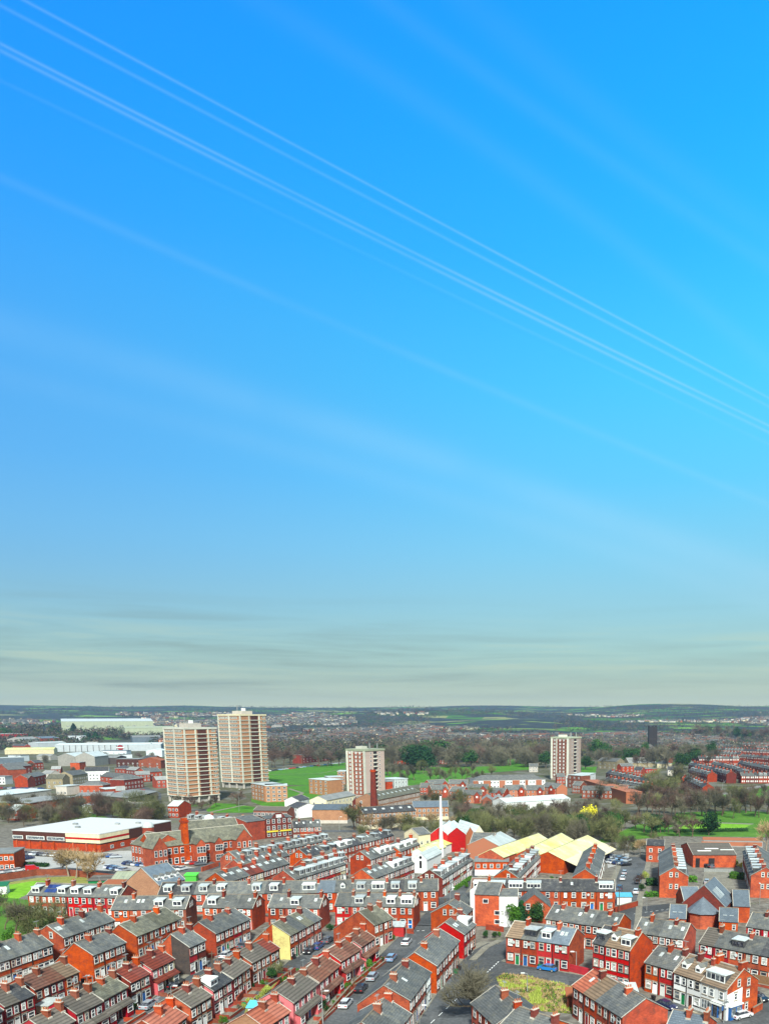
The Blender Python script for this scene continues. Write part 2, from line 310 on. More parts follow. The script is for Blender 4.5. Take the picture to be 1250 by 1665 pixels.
# ---------------------------------------------------------------- mesh building
class MB:
    def __init__(s): s.v = []; s.f = []; s.m = []; s.mats = []
    def mi(s, m):
        if m not in s.mats: s.mats.append(m)
        return s.mats.index(m)
    def face(s, pts, m):
        i = len(s.v); s.v += [tuple(p) for p in pts]; s.f.append(tuple(range(i, i+len(pts)))); s.m.append(s.mi(m))
    def hexa(s, p, m):   # p: 4 bottom + 4 top, counter-clockwise from above
        i = len(s.v); s.v += [tuple(q) for q in p]
        for f in ((3, 2, 1, 0), (4, 5, 6, 7), (0, 1, 5, 4), (1, 2, 6, 5), (2, 3, 7, 6), (3, 0, 4, 7)): s.f.append(tuple(i+k for k in f)); s.m.append(s.mi(m))
    def box(s, x0, x1, y0, y1, z0, z1, m):
        s.hexa([(x0, y0, z0), (x1, y0, z0), (x1, y1, z0), (x0, y1, z0), (x0, y0, z1), (x1, y0, z1), (x1, y1, z1), (x0, y1, z1)], m)
    def cyl(s, x, y, z0, z1, r0, r1, m, n=8, cap=True):
        i = len(s.v)
        for k in range(n):
            a = 2*pi*k/n; s.v.append((x+r0*cos(a), y+r0*sin(a), z0))
        for k in range(n):
            a = 2*pi*k/n; s.v.append((x+r1*cos(a), y+r1*sin(a), z1))
        for k in range(n): s.f.append((i+k, i+(k+1) % n, i+n+(k+1) % n, i+n+k)); s.m.append(s.mi(m))
        if cap: s.f.append(tuple(i+n+k for k in range(n))); s.m.append(s.mi(m))
    def tube(s, p, q, r0, r1, m, n=3):
        d = (q-p); 
        if d.length < 1e-6: return
        d.normalize(); a = d.orthogonal().normalized(); b = d.cross(a); i = len(s.v)
        for c, r in ((p, r0), (q, r1)):
            for k in range(n):
                t = 2*pi*k/n; s.v.append(tuple(c+(a*cos(t)+b*sin(t))*r))
        for k in range(n): s.f.append((i+k, i+(k+1) % n, i+n+(k+1) % n, i+n+k)); s.m.append(s.mi(m))
    def mesh(s, name):
        me = bpy.data.meshes.new(name); me.from_pydata(s.v, [], s.f)
        for m in s.mats: me.materials.append(MATS[m])
        me.polygons.foreach_set('material_index', s.m); me.update(); return me
def put(name, me, parent=None, loc=(0, 0, 0), rz=0, **props):
    o = bpy.data.objects.new(name, me); C.objects.link(o); o.location = loc; o.rotation_euler = (0, 0, rz)
    if parent: o.parent = parent
    for k, v in props.items():
        if v is not None: o[k] = v
    return o
CACHE = {}
def cached(key, fn):
    if key not in CACHE: CACHE[key] = fn()
    return CACHE[key]
ORD = ['first', 'second', 'third', 'fourth', 'fifth', 'sixth', 'seventh', 'eighth', 'ninth', 'tenth', 'eleventh', 'twelfth', 'thirteenth', 'fourteenth', 'fifteenth', 'sixteenth', 'seventeenth', 'eighteenth', 'nineteenth', 'twentieth']
def ordn(i):
    if i < 20: return ORD[i]
    t = ['', '', 'twenty', 'thirty', 'forty', 'fifty', 'sixty', 'seventy', 'eighty', 'ninety'][(i+1)//10]
    r = (i+1) % 10
    return t+'-'+ORD[r-1] if r else {20: 'twentieth', 30: 'thirtieth', 40: 'fortieth', 50: 'fiftieth', 60: 'sixtieth', 70: 'seventieth', 80: 'eightieth', 90: 'ninetieth'}[i+1]
LABELS = {}
def thing(name, label, cat, loc=(0, 0, 0), rz=0, group=None, me=None):
    o = put(name, me, None, loc, rz, label=label, category=cat, group=group)
    LABELS.setdefault(label, []).append(name)
    n = len(label.split())
    if n > 16 or n < 4: print('LABEL LENGTH', n, label)
    return o
def struct(name, me, kind='structure'): return put(name, me, kind=kind)
# ---- small pieces, each drawn facing -y around x with its foot at z
def win_geo(mb, x, y, z, w, h, gl='glass', fr='frame', stone=True, bars=1, pane=True):
    t = .11
    mb.box(x-w/2, x-w/2+t, y-.07, y+.02, z, z+h, fr); mb.box(x+w/2-t, x+w/2, y-.07, y+.02, z, z+h, fr)
    mb.box(x-w/2+t, x+w/2-t, y-.07, y+.02, z, z+t, fr); mb.box(x-w/2+t, x+w/2-t, y-.07, y+.02, z+h-t, z+h, fr)
    if w < 1.7 and h > 1.2: mb.box(x-w/2+t, x+w/2-t, y-.065, y+.02, z+h*.52, z+h*.52+.1, fr)
    for b in range(int(w/1.0)-(1 if w < 1.7 else 0)):
        n = int(w/1.0)-(1 if w < 1.7 else 0)
        xx = x-w/2+w*(b+1)/(n+1); mb.box(xx-.05, xx+.05, y-.066, y+.02, z+t, z+h-t, fr)
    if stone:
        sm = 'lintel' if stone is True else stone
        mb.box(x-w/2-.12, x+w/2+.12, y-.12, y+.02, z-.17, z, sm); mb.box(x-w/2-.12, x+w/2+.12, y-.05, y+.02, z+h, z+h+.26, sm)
    if pane: mb.face([(x-w/2+t, y-.03, z+t), (x+w/2-t, y-.03, z+t), (x+w/2-t, y-.03, z+h-t), (x-w/2+t, y-.03, z+h-t)], gl)
def win_mesh(w, h, pane, gl='glass', stone=True, fr='frame'):
    def f():
        mb = MB(); win_geo(mb, 0, 0, 0, w, h, gl, fr, stone, pane=pane); return mb.mesh('window')
    return cached(('win', w, h, pane, gl, stone, fr), f)
def pane_mesh(w, h, gl):
    def f():
        mb = MB(); t = .11; mb.face([(-w/2+t, -.03, t), (w/2-t, -.03, t), (w/2-t, -.03, h-t), (-w/2+t, -.03, h-t)], gl); return mb.mesh('pane')
    return cached(('pane', w, h, gl), f)
def door_geo(mb, x, y, z, c):
    mb.box(x-.55, x-.45, y-.07, y+.02, z, z+2.5, 'frame'); mb.box(x+.45, x+.55, y-.07, y+.02, z, z+2.5, 'frame'); mb.box(x-.45, x+.45, y-.07, y+.02, z+2.4, z+2.5, 'frame')
    mb.box(x-.45, x+.45, y-.05, y+.02, z, z+2.0, c); mb.box(x-.45, x+.45, y-.05, y+.02, z+2.02, z+2.4, 'glass'); mb.box(x-.6, x+.6, y-.35, y+.0, z-.01, z+.12, 'concrete')
    mb.box(x-.7, x+.7, y-.09, y+.02, z+2.5, z+2.72, 'lintel')
def chim_geo(mb, x, y, z0, z1, a, b, m, pots=3, potm='pot', do_pots=True):
    mb.box(x-a/2, x+a/2, y-b/2, y+b/2, z0, z1-.35, m); mb.box(x-a/2-.08, x+a/2+.08, y-b/2-.08, y+b/2+.08, z1-.35, z1-.12, m)
    mb.box(x-a/2-.02, x+a/2+.02, y-b/2-.02, y+b/2+.02, z1-.12, z1, 'mortar')
    if do_pots:
        for k in range(pots):
            yy = y-b/2+b*(k+.5)/pots; mb.cyl(x, yy, z1, z1+.42, .13, .10, potm, 7)
class HG:   # house profile: y from the front wall, z heights
    def __init__(s, he, hr, yr, zr, d): s.he, s.hr, s.yr, s.zr, s.d = he, hr, yr, zr, d; s.k = (zr-he)/yr; s.kb = (zr-hr)/(d-yr)
    def z(s, y): return s.he+s.k*y if y < s.yr else s.zr-s.kb*(y-s.yr)
def walls_geo(mb, g, w, m, end0=None, end1=None):
    e = .004
    mb.face([(0, 0, 0), (w, 0, 0), (w, 0, g.he), (0, 0, g.he)], m); mb.face([(w, g.d, 0), (0, g.d, 0), (0, g.d, g.hr), (w, g.d, g.hr)], m)
    if end0 in ('yellow', 'soot'):   # only the front half of the end wall is coated
        mb.face([(e, 0, 0), (e, 0, g.he), (e, g.yr, g.zr), (e, g.yr, 0)], end0); mb.face([(e, g.yr, 0), (e, g.yr, g.zr), (e, g.d, g.hr), (e, g.d, 0)], 'orange')
    else: mb.face([(e, 0, 0), (e, 0, g.he), (e, g.yr, g.zr), (e, g.d, g.hr), (e, g.d, 0)], end0 or m)
    mb.face([(w-e, 0, 0), (w-e, g.d, 0), (w-e, g.d, g.hr), (w-e, g.yr, g.zr), (w-e, 0, g.he)], end1 or m)
def roof_geo(mb, g, w, m, e0, e1, ov=.28):
    x0, x1 = (-.12 if e0 else .003), (w+.12 if e1 else w-.003); t = .14
    for ya, yb in ((-ov, g.yr), (g.yr, g.d+.2)):
        za = g.he-g.k*ov if ya < 0 else g.zr; zb = g.zr if yb == g.yr else g.hr-g.kb*.2
        mb.hexa([(x0, ya, za+.02), (x1, ya, za+.02), (x1, yb, zb+.02), (x0, yb, zb+.02), (x0, ya, za+t), (x1, ya, za+t), (x1, yb, zb+t), (x0, yb, zb+t)], m)
    mb.box(x0, x1, g.yr-.12, g.yr+.12, g.zr+.06, g.zr+.2, 'mortar' if m in ('browntile', 'mossslate', 'tantile') else ('redtile' if m == 'salmontile' else 'lintel'))
    for e, xx in ((e0, x0), (e1, x1-.14)):
        if not e: continue
        for ya, yb in ((-ov, g.yr), (g.yr, g.d+.2)):
            za = g.he-g.k*ov if ya < 0 else g.zr; zb = g.zr if yb == g.yr else g.hr-g.kb*.2
            mb.hexa([(xx, ya, za+t), (xx+.14, ya, za+t), (xx+.14, yb, zb+t), (xx, yb, zb+t), (xx, ya, za+t+.05), (xx+.14, ya, za+t+.05), (xx+.14, yb, zb+t+.05), (xx, yb, zb+t+.05)], 'mortar')
def dormer_geo(mb, g, x, w, kind, pane=True):
    """box dormer on the front slope. kinds: b white box, k dark cheeks pale roof, g small gabled, w white all, c cyan"""
    front, cheek, top = {'b': ('frame', 'darkslate', 'lead'), 'k': ('darkslate', 'darkslate', 'lead'), 'w': ('frame', 'frame', 'frame'), 'g': ('frame', 'frame', 'slate'), 'c': ('frame', 'cyan', 'lead')}[kind]
    y0 = .7 if kind != 'g' else 1.2; z0 = g.z(y0)+.05; h = min(1.65, g.zr-z0-.1) if kind != 'g' else 1.2
    y1 = min(g.yr, (z0+h-g.he)/g.k)
    mb.box(x-w/2, x+w/2, y0, y1+.2, g.z(y0)-.3, z0+h-.1, cheek)
    mb.box(x-w/2+.02, x+w/2-.02, y0-.05, y0+.02, z0, z0+h-.1, front)
    if kind == 'g':
        mb.face([(x-w/2-.1, y0-.1, z0+h-.1), (x, y0-.1, z0+h+.6), (x, y1+.9, z0+h+.6), (x-w/2-.1, y1+.9, z0+h-.1)], top); mb.face([(x, y0-.1, z0+h+.6), (x+w/2+.1, y0-.1, z0+h-.1), (x+w/2+.1, y1+.9, z0+h-.1), (x, y1+.9, z0+h+.6)], top)
        mb.face([(x-w/2, y0-.05, z0+h-.1), (x+w/2, y0-.05, z0+h-.1), (x, y0-.05, z0+h+.5)], front)
    else: mb.hexa([(x-w/2-.12, y0-.18, z0+h-.1), (x+w/2+.12, y0-.18, z0+h-.1), (x+w/2+.12, y1+.3, z0+h), (x-w/2-.12, y1+.3, z0+h), (x-w/2-.12, y0-.18, z0+h+.05), (x+w/2+.12, y0-.18, z0+h+.05), (x+w/2+.12, y1+.3, z0+h+.15), (x-w/2-.12, y1+.3, z0+h+.15)], top)
    n = max(1, round(w/1.0)); out = []
    for i in range(n):
        xa = x-w/2+.15+(w-.3)*i/n+.06; xb = x-w/2+.15+(w-.3)*(i+1)/n-.06
        if kind == 'w' and 0 < i < n-1 or kind != 'w' or n < 3: pass
        out.append(((xa+xb)/2, y0-.06, z0+.3, xb-xa, h-.75))
        if pane: mb.face([(xa, y0-.065, z0+.28), (xb, y0-.065, z0+.28), (xb, y0-.065, z0+h-.32), (xa, y0-.065, z0+h-.32)], 'glass' if i % 2 else 'glass2')
    return out
def sky_geo(mb, g, x, y, w=.7, h=1.0, m='lead'):
    z = g.z(y)+.16; z2 = g.z(y+h)+.16
    mb.hexa([(x-w/2, y, z), (x+w/2, y, z), (x+w/2, y+h, z2), (x-w/2, y+h, z2), (x-w/2, y, z+.06), (x+w/2, y, z+.06), (x+w/2, y+h, z2+.06), (x-w/2, y+h, z2+.06)], m)
WN = {'orange': 'orange brick', 'brick': 'red-brown brick', 'darkbrick': 'dark red brick', 'red': 'bright red painted', 'crimson': 'crimson painted', 'pink': 'pink painted', 'white': 'white painted', 'cream': 'cream rendered', 'yellow': 'pale yellow', 'soot': 'soot black', 'brown': 'brown brick', 'tan': 'tan brick', 'stone': 'stone'}
WC = dict(o='orange', r='brick', d='darkbrick', R='red', c='crimson', p='pink', w='white', m='cream', y='yellow', k='soot', b='brown', t='tan')
RC = dict(s='slate', d='darkslate', m='mossslate', b='browntile', r='redtile', o='salmontile', t='tantile', g='greytile', u='blueslate')
RN = dict(slate='grey slate', darkslate='dark slate', mossslate='mossy slate', browntile='brown tile', redtile='red tile', salmontile='salmon tile', tantile='tan tile', greytile='grey tile', blueslate='blue-grey slate')
DOORS = ['frame', 'frame', 'darkwood', 'blue', 'frame', 'crimson', 'black', 'green']
HOUSE_N = [0]
def house(P, ang, w, g, wall, roof, ft, lod, label, group, e0, e1, rnd, flip, lay, z=0, gend0=None, gend1=None, ch=True, bay=False, gwin=0):
    HOUSE_N[0] += 1
    root_loc = (P.x, P.y, z)
    # windows: (x, z, w, h)
    f = (lambda x: w-x) if flip else (lambda x: x)
    up = g.he-2.0
    if lay == 'B': wl = [(f(w*.28), up, 1.15, 1.55), (f(w*.74), up, .85, 1.45), (f(w*.28), .85, 1.35, 1.6)]; dx_ = f(w*.74)
    elif lay == 'T': wl = [(f(w*.3), up, 1.15, 1.35), (f(w*.76), up, .85, 1.35), (f(w*.3), .9, 1.4, 1.45)]; dx_ = f(w*.76)
    else: wl = [(f(w*.3), up, 1.2, 1.5), (f(w*.3), .9, 1.3, 1.6)]; dx_ = f(w*.76)
    if g.he > 8: wl += [(f(w*.28), up-2.9, 1.15, 1.55), (f(w*.74), up-2.9, .85, 1.45)]
    dc = rnd.choice(DOORS); gl = [rnd.choice(['glass', 'glass', 'glass2', 'curtain']) for _ in wl]
    dk = {'b': (w*.5, 2.3), 'B': (w*.5, w*.8), 'k': (w*.5, 2.2), 'K': (w*.5, w*.78), 'w': (w*.5, w*.72), 'g': (w*.45, 1.3), 'c': (w*.5, 2.2)}.get(ft[0])
    dkind = {'b': 'b', 'B': 'b', 'k': 'k', 'K': 'k', 'w': 'w', 'g': 'g', 'c': 'c'}.get(ft[0])
    e0m, e1m = gend0, gend1
    fb = (round(w, 2), g.he, g.hr, g.yr, g.zr, g.d)
    def geo_wall(mb): walls_geo(mb, g, w, wall, e0m, e1m); mb.box(.0, w, -.1, .0, g.he-.32, g.he-.12, 'black' if lod < 2 else 'darkwood')
    def geo_roof(mb):
        roof_geo(mb, g, w, roof, e0, e1)
    cx, cy, ca, cb = w-.02 if not e1 else w-.5, g.yr-.65, .62, 1.25
    if flip and not e0: cx = w*.97
    if lod >= 2:
        mb = MB(); geo_wall(mb); geo_roof(mb)
        for (x, zz, ww, hh), gg in zip(wl, gl):
            mb.box(x-ww/2, x+ww/2, -.06, .0, zz, zz+hh, 'frame'); mb.face([(x-ww/2+.22, -.07, zz+.2), (x+ww/2-.22, -.07, zz+.2), (x+ww/2-.22, -.07, zz+hh-.2), (x-ww/2+.22, -.07, zz+hh-.2)], gg)
        mb.box(dx_-.5, dx_+.5, -.06, 0, 0, 2.3, dc)
        if dk: dormer_geo(mb, g, dk[0], dk[1], dkind)
        if 's' in ft or not dk and rnd.random() < .5: sky_geo(mb, g, w*.6, g.yr*.4)
        if ch: chim_geo(mb, cx, cy, g.zr-1.4, g.zr+1.15, ca, cb, wall if wall in ('orange', 'brick', 'darkbrick', 'brown') else 'brick', 3)
        return thing('terraced_house', label, 'house', root_loc, ang, group, mb.mesh('terraced_house'))
    root = thing('terraced_house', label, 'house', root_loc, ang, group)
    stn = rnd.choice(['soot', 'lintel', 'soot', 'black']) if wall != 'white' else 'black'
    def mk(name, key, fn, parent=root, loc=(0, 0, 0), rz=0):
        def b():
            mb = MB(); fn(mb); return mb.mesh(name)
        return put(name, cached((name,)+key, b), parent, loc, rz)
    mk('wall', fb+(wall, e0m, e1m), geo_wall); rf = mk('roof', fb+(roof, e0, e1), geo_roof)
    for (x, zz, ww, hh), gg in zip(wl, gl):
        if bay and zz < 2: continue
        if lod == 0:
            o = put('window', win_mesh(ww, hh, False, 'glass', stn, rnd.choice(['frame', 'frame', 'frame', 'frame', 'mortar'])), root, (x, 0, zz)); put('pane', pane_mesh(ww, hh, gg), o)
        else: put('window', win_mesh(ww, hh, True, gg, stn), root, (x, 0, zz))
    mk('door', (dc,), lambda mb: door_geo(mb, 0, 0, 0, dc), loc=(dx_, 0, 0))
    if not flip: mk('downpipe', (g.he,), lambda mb: mb.box(-.06, .06, -.14, -.01, 0, g.he-.2, 'black'), loc=(w-.12, 0, 0))
    if ch:
        cw = rnd.choice(['brick', 'brick', 'orange', 'brown', 'darkbrick']) if wall not in ('soot', 'darkbrick') else wall; zt = g.zr+rnd.choice([.8, 1.0, 1.2])
        zb = g.z(cy-cb/2)-.1
        np_ = 3
        def cg(mb):
            chim_geo(mb, 0, 0, 0, zt-zb, ca, cb, cw, do_pots=lod > 0)
            mb.box(-ca/2-.12, ca/2+.12, -cb/2-.16, -cb/2-.01, .0, .42, 'mortar')
        c = mk('chimney', (cw, lod, round(zt-zb, 2)), cg, loc=(cx, cy, zb))
        if lod == 0:
            for k in range(np_): mk('chimney_pot', (), lambda mb: mb.cyl(0, 0, 0, .42, .13, .10, 'pot', 8), parent=c, loc=(0, -cb/2+cb*(k+.5)/np_, zt-zb))
    if lod == 0 and rnd.random() < .3:
        mk('satellite_dish', (), lambda mb: (mb.face([(.38*cos(2*pi*k/12), -.35, .38*sin(2*pi*k/12)) for k in range(12)], 'lead'), mb.face([(.38*cos(-2*pi*k/12), -.33, .38*sin(-2*pi*k/12)) for k in range(12)], 'metal'), mb.box(-.03, .03, -.33, 0, -.03, .03, 'metal')), loc=(w*.52, 0, g.he-1.0))
    if lod == 0 and ch and rnd.random() < .5:
        mk('aerial', (), lambda mb: (mb.box(-.03, .03, -.03, .03, 0, 1.7, 'metal'), mb.box(-.7, .7, -.025, .025, 1.6, 1.65, 'metal'), [mb.box(-.6+.25*k, -.57+.25*k, -.3, .3, 1.6, 1.64, 'metal') for k in range(5)]), loc=(cx, cy, g.zr+.9))
    if dk:
        d_ = [None]
        def dg(mb): d_[0] = dormer_geo(mb, g, 0, dk[1], dkind, pane=lod > 0)
        o = mk('dormer', (fb, dkind, dk[1], lod), dg, loc=(dk[0], 0, 0))
        if lod == 0:
            q = MB(); wins = dormer_geo(q, g, 0, dk[1], dkind, False)
            for (x, y, zz, ww, hh) in wins:
                hh = max(.5, hh)
                mk('window_pane', (round(ww, 2), round(hh, 2)), lambda mb: mb.face([(-ww/2, 0, 0), (ww/2, 0, 0), (ww/2, 0, hh), (-ww/2, 0, hh)], 'glass'), parent=o, loc=(x, y-.01, zz))
    if 's' in ft: mk('rooflight', (fb,), lambda mb: sky_geo(mb, g, 0, g.yr*.45), loc=(w*.62, 0, 0))
    if 'S' in ft:
        for k in (.3, .55): mk('rooflight', (fb,), lambda mb: sky_geo(mb, g, 0, g.yr*.45), loc=(w*k, 0, 0))
    if 'p' in ft:
        for xx in (.25, .55, .85):
            for yy in (.2, .55): mk('solar_panel', (fb, yy), lambda mb: sky_geo(mb, g, 0, g.yr*yy, 1.1, 1.2, 'solar'), loc=(w*xx, 0, 0))
    if bay:
        bw = 1.9; bx = f(w*.3)
        rc = roof if roof in ('redtile', 'browntile', 'greytile', 'salmontile') else 'greytile'
        def bg(mb):
            mb.box(-bw/2, bw/2, -1.0, -.002, 0, 2.5, wall); x1 = w*.72 if not flip else bw/2+.2; x0 = -bw/2-.2 if not flip else -w*.72
            mb.hexa([(x0, -1.25, 2.5), (x1, -1.25, 2.5), (x1, -.003, 3.2), (x0, -.003, 3.2), (x0, -1.25, 2.62), (x1, -1.25, 2.62), (x1, -.003, 3.35), (x0, -.003, 3.35)], rc)
        o = mk('bay', (fb, wall, rc, flip), bg, loc=(bx, 0, 0))
        put('bay_window', win_mesh(1.6, 1.3, True, gl[0], False), o, (0, -1.0, .95))
    if gwin and (e0 or e1):
        xx, rz_ = (0, -pi/2) if e0 else (w, pi/2)
        for yy, zz in ((g.yr-.8, g.he-.3), (g.yr+.9, g.he-.3), (g.yr-.8, 2.9), (g.yr+.9, 2.9))[:gwin]:
            put('window', win_mesh(.9, 1.3, True, 'glass'), root, (xx, yy, zz), rz_)
    return root
PTS = []
def row(A, B, n, where, lod=0, he=5.8, d=7.8, rise=2.5, hr=None, yr=None, walls='oorr', roofs='s', feats='-', lay='B', z=0, end0=None, end1=None, bay=False, by='left', gwin=(0, 0), ch=True, swap=False, group=None, chs=None, fw=False):
    """A,B: picture points on the eave line the camera sees; the front faces the right-hand side of A->B"""
    g0 = globals()['G']
    pa, pb = g0(A[0], A[1], he+z), g0(B[0], B[1], he+z)
    u = Vector((pb.x-pa.x, pb.y-pa.y)); Ln = u.length; u.normalize(); ang = math.atan2(u.y, u.x)
    w = Ln/n; hr = he if hr is None else hr; yr = d/2 if yr is None else yr
    g = HG(he, hr, yr, he+rise, d); rnd = random.Random(sum(map(ord, where))); out = []
    for i in range(n):
        P = Vector((pa.x+u.x*w*i, pa.y+u.y*w*i))
        wall = WC[walls[i % len(walls)]]; roof = RC[roofs[i % len(roofs)]]; ft = feats[i % len(feats)]
        if ft in ('.', ): ft = rnd.choice('--ss')
        if ft == '?': ft = rnd.choice('bbs-skg')
        fl = {'b': 'box dormer', 'B': 'wide box dormer', 'k': 'dark dormer', 'K': 'wide dark dormer', 'w': 'wide white dormer', 'g': 'small gabled dormer', 'c': 'blue dormer', 'p': 'solar panels', 's': 'rooflight', 'S': 'two rooflights'}.get(ft)
        k = i if not swap else n-1-i
        lab = f"{WN[wall]} terraced house{' with '+fl if fl else ''}, {ordn(k)} from {by} in {where}"
        if len(lab.split()) > 16: lab = f"{WN[wall]} terraced house, {ordn(k)} from {by} in {where}"
        if len(lab.split()) > 16: lab = f"{WN[wall]} house, {ordn(k)} from {by} in {where}"
        if len(lab.split()) > 16: lab = lab.replace(' from the near end', ' from near end').replace(' from the far end', ' from far end')
        if len(lab.split()) > 16: lab = lab.replace(' in the ', ' in ').replace(', ', ', ')
        if len(lab.split()) > 16: lab = lab.replace(' terraced', '').replace('bright ', '').replace(' painted', '')
        gw = gwin[0] if i == 0 else (gwin[1] if i == n-1 else 0)
        r = house(P, ang, w, g, wall, roof, ft, lod, lab, group or 'terraced houses in the brick streets', i == 0, i == n-1, rnd, i % 2 == 1, lay, z, WC.get(end0) if i == 0 else None, WC.get(end1) if i == n-1 else None, ch and ((i % 2 == 0 or i == n-1 and n < 4) if chs is None else chs[i % len(chs)] == '1'), bay, gw)
        out.append(r)
    if fw:
        wm_ = rnd.choice(['brown', 'darkbrick', 'brick'])
        def fwg(m):
            m.box(0, w*n, -fw-.1, -fw+.1, 0, .6, wm_); m.box(0, w*n, -fw-.14, -fw+.14, .6, .68, 'lintel')
            for i in range(n+1): m.box(w*i-.1+.004, w*i+.1, -fw+.13, -1.3 if bay else -.02, 0, .8, wm_)
        mb = MB(); fwg(mb); thing('forecourt_wall', f"low brick forecourt wall before {where}", 'garden wall', (pa.x, pa.y, z), ang, 'low forecourt walls', mb.mesh('forecourt_wall'))
    return out, pa, u, w, g
# ---------------------------------------------------------------- larger buildings
def frame_of(A, B, h=0, eave=False, z=0):
    pa = G(A[0], A[1], (h if eave else 0)+z); pb = G(B[0], B[1], (h if eave else 0)+z)
    u = Vector((pb.x-pa.x, pb.y-pa.y)); return pa, u.length, math.atan2(u.y, u.x)
def bld(name, label, cat, A, B, depth, h, rise, wall, roof, eave=True, nx=0, nz=1, win=(1.2, 1.4), fl=3.0, z1=1.0, g0=0, g1=0, kind='gable', root=None, wm='wall', rm='roof', gl='glass', stone=False, ov=.3, fr='frame', group=None, yr=None, base=None, wfront=True, sky=0, parapet=None):
    pa, w, ang = frame_of(A, B, h, eave)
    z0 = min(pa.z, G(B[0], B[1], h if eave else 0).z) if pa.y > 1150 else 0
    if root is None:
        root = thing(name, label, cat, (pa.x, pa.y, z0), ang, group); P = (0, 0, 0); rr = 0
    else:
        d = Vector((pa.x-root.location.x, pa.y-root.location.y)); a = -root.rotation_euler.z
        P = (d.x*cos(a)-d.y*sin(a), d.x*sin(a)+d.y*cos(a), 0); rr = ang-root.rotation_euler.z
    yr = depth/2 if yr is None else yr
    mb = MB(); rb = MB(); hh = h
    if z0 > 0: mb.box(.05, w-.05, .05, depth-.05, -6, 0, wall)
    if kind == 'flat':
        mb.box(0, w, 0, depth, 0, h, wall); rb.box(-ov, w+ov, -ov, depth+ov, h+.003, h+.35 if parapet is None else h+parapet, roof)
        hp = h
    elif kind == 'mono':
        hp = h+rise
        mb.face([(0, 0, 0), (w, 0, 0), (w, 0, h), (0, 0, h)], wall); mb.face([(w, depth, 0), (0, depth, 0), (0, depth, hp), (w, depth, hp)], wall)
        mb.face([(0, 0, 0), (0, 0, h), (0, depth, hp), (0, depth, 0)], wall); mb.face([(w, 0, 0), (w, depth, 0), (w, depth, hp), (w, 0, h)], wall)
        rb.hexa([(-ov, -ov, h), (w+ov, -ov, h), (w+ov, depth+ov, hp+.05), (-ov, depth+ov, hp+.05), (-ov, -ov, h+.2), (w+ov, -ov, h+.2), (w+ov, depth+ov, hp+.25), (-ov, depth+ov, hp+.25)], roof)
    elif kind == 'hip':
        mb.box(0, w, 0, depth, 0, h, wall); k = min(w, depth)/2; a = [(-ov, -ov, h), (w+ov, -ov, h), (w+ov, depth+ov, h), (-ov, depth+ov, h)]; t = [(k, yr, h+rise), (w-k, yr, h+rise)]
        if w < depth: t = [(w/2, k, h+rise), (w/2, depth-k, h+rise)]; rb.face([a[0], a[1], t[0]], roof); rb.face([a[1], a[2], t[1], t[0]], roof); rb.face([a[2], a[3], t[1]], roof); rb.face([a[3], a[0], t[0], t[1]], roof)
        else: rb.face([a[0], a[1], t[1], t[0]], roof); rb.face([a[1], a[2], t[1]], roof); rb.face([a[2], a[3], t[0], t[1]], roof); rb.face([a[3], a[0], t[0]], roof)
        rb.box(-ov, w+ov, -ov, depth+ov, h-.15, h-.01, 'frame')
    elif kind == 'cross':    # ridge runs front to back, gable on the front
        mb.face([(0, 0, 0), (w, 0, 0), (w, 0, h), (w/2, 0, h+rise), (0, 0, h)], wall); mb.face([(w, depth, 0), (0, depth, 0), (0, depth, h), (w/2, depth, h+rise), (w, depth, h)], wall)
        mb.face([(0, depth, 0), (0, 0, 0), (0, 0, h), (0, depth, h)], wall); mb.face([(w, 0, 0), (w, depth, 0), (w, depth, h), (w, 0, h)], wall)
        k = rise/(w/2)
        for xa, za, xb, zb in ((-ov, h-ov*k, w/2, h+rise), (w/2, h+rise, w+ov, h-ov*k)):
            rb.hexa([(xa, -.15, za+.02), (xb, -.15, zb+.02), (xb, depth+.1, zb+.02), (xa, depth+.1, za+.02), (xa, -.15, za+.17), (xb, -.15, zb+.17), (xb, depth+.1, zb+.17), (xa, depth+.1, za+.17)], roof)
    else:
        g = HG(h, h, yr, h+rise, depth); walls_geo(mb, g, w, wall); roof_geo(rb, g, w, roof, True, True, ov)
        for k in range(sky): sky_geo(rb, g, w*(k+.5)/sky, yr*.45, 1.4, 1.2, 'lead')
    if base: mb.box(-.06, w+.06, -.06, depth+.06, 0, base[0], base[1])
    put(wm, mb.mesh(wm), root, P, rr); put(rm, rb.mesh(rm), root, P, rr)
    def loc(x, y, z): return (P[0]+x*cos(rr)-y*sin(rr), P[1]+x*sin(rr)+y*cos(rr), z)
    wme = win_mesh(win[0], win[1], True, gl, stone, fr)
    for j in range(nz if nx else 0):
        for i in range(nx): put('window', wme, root, loc(w*(i+.5)/nx, 0, z1+fl*j), rr)
    for j in range(nz):
        for i in range(g0): put('window', wme, root, loc(0, depth*(i+.5)/g0, z1+fl*j), rr-pi/2)
        for i in range(g1): put('window', wme, root, loc(w, depth*(i+.5)/g1, z1+fl*j), rr+pi/2)
    root['_w'] = w; 
    del root['_w']
    return root, loc, rr, w
def piece(name, fn, parent, loc=(0, 0, 0), rz=0):
    mb = MB(); fn(mb); return put(name, mb.mesh(name), parent, loc, rz)
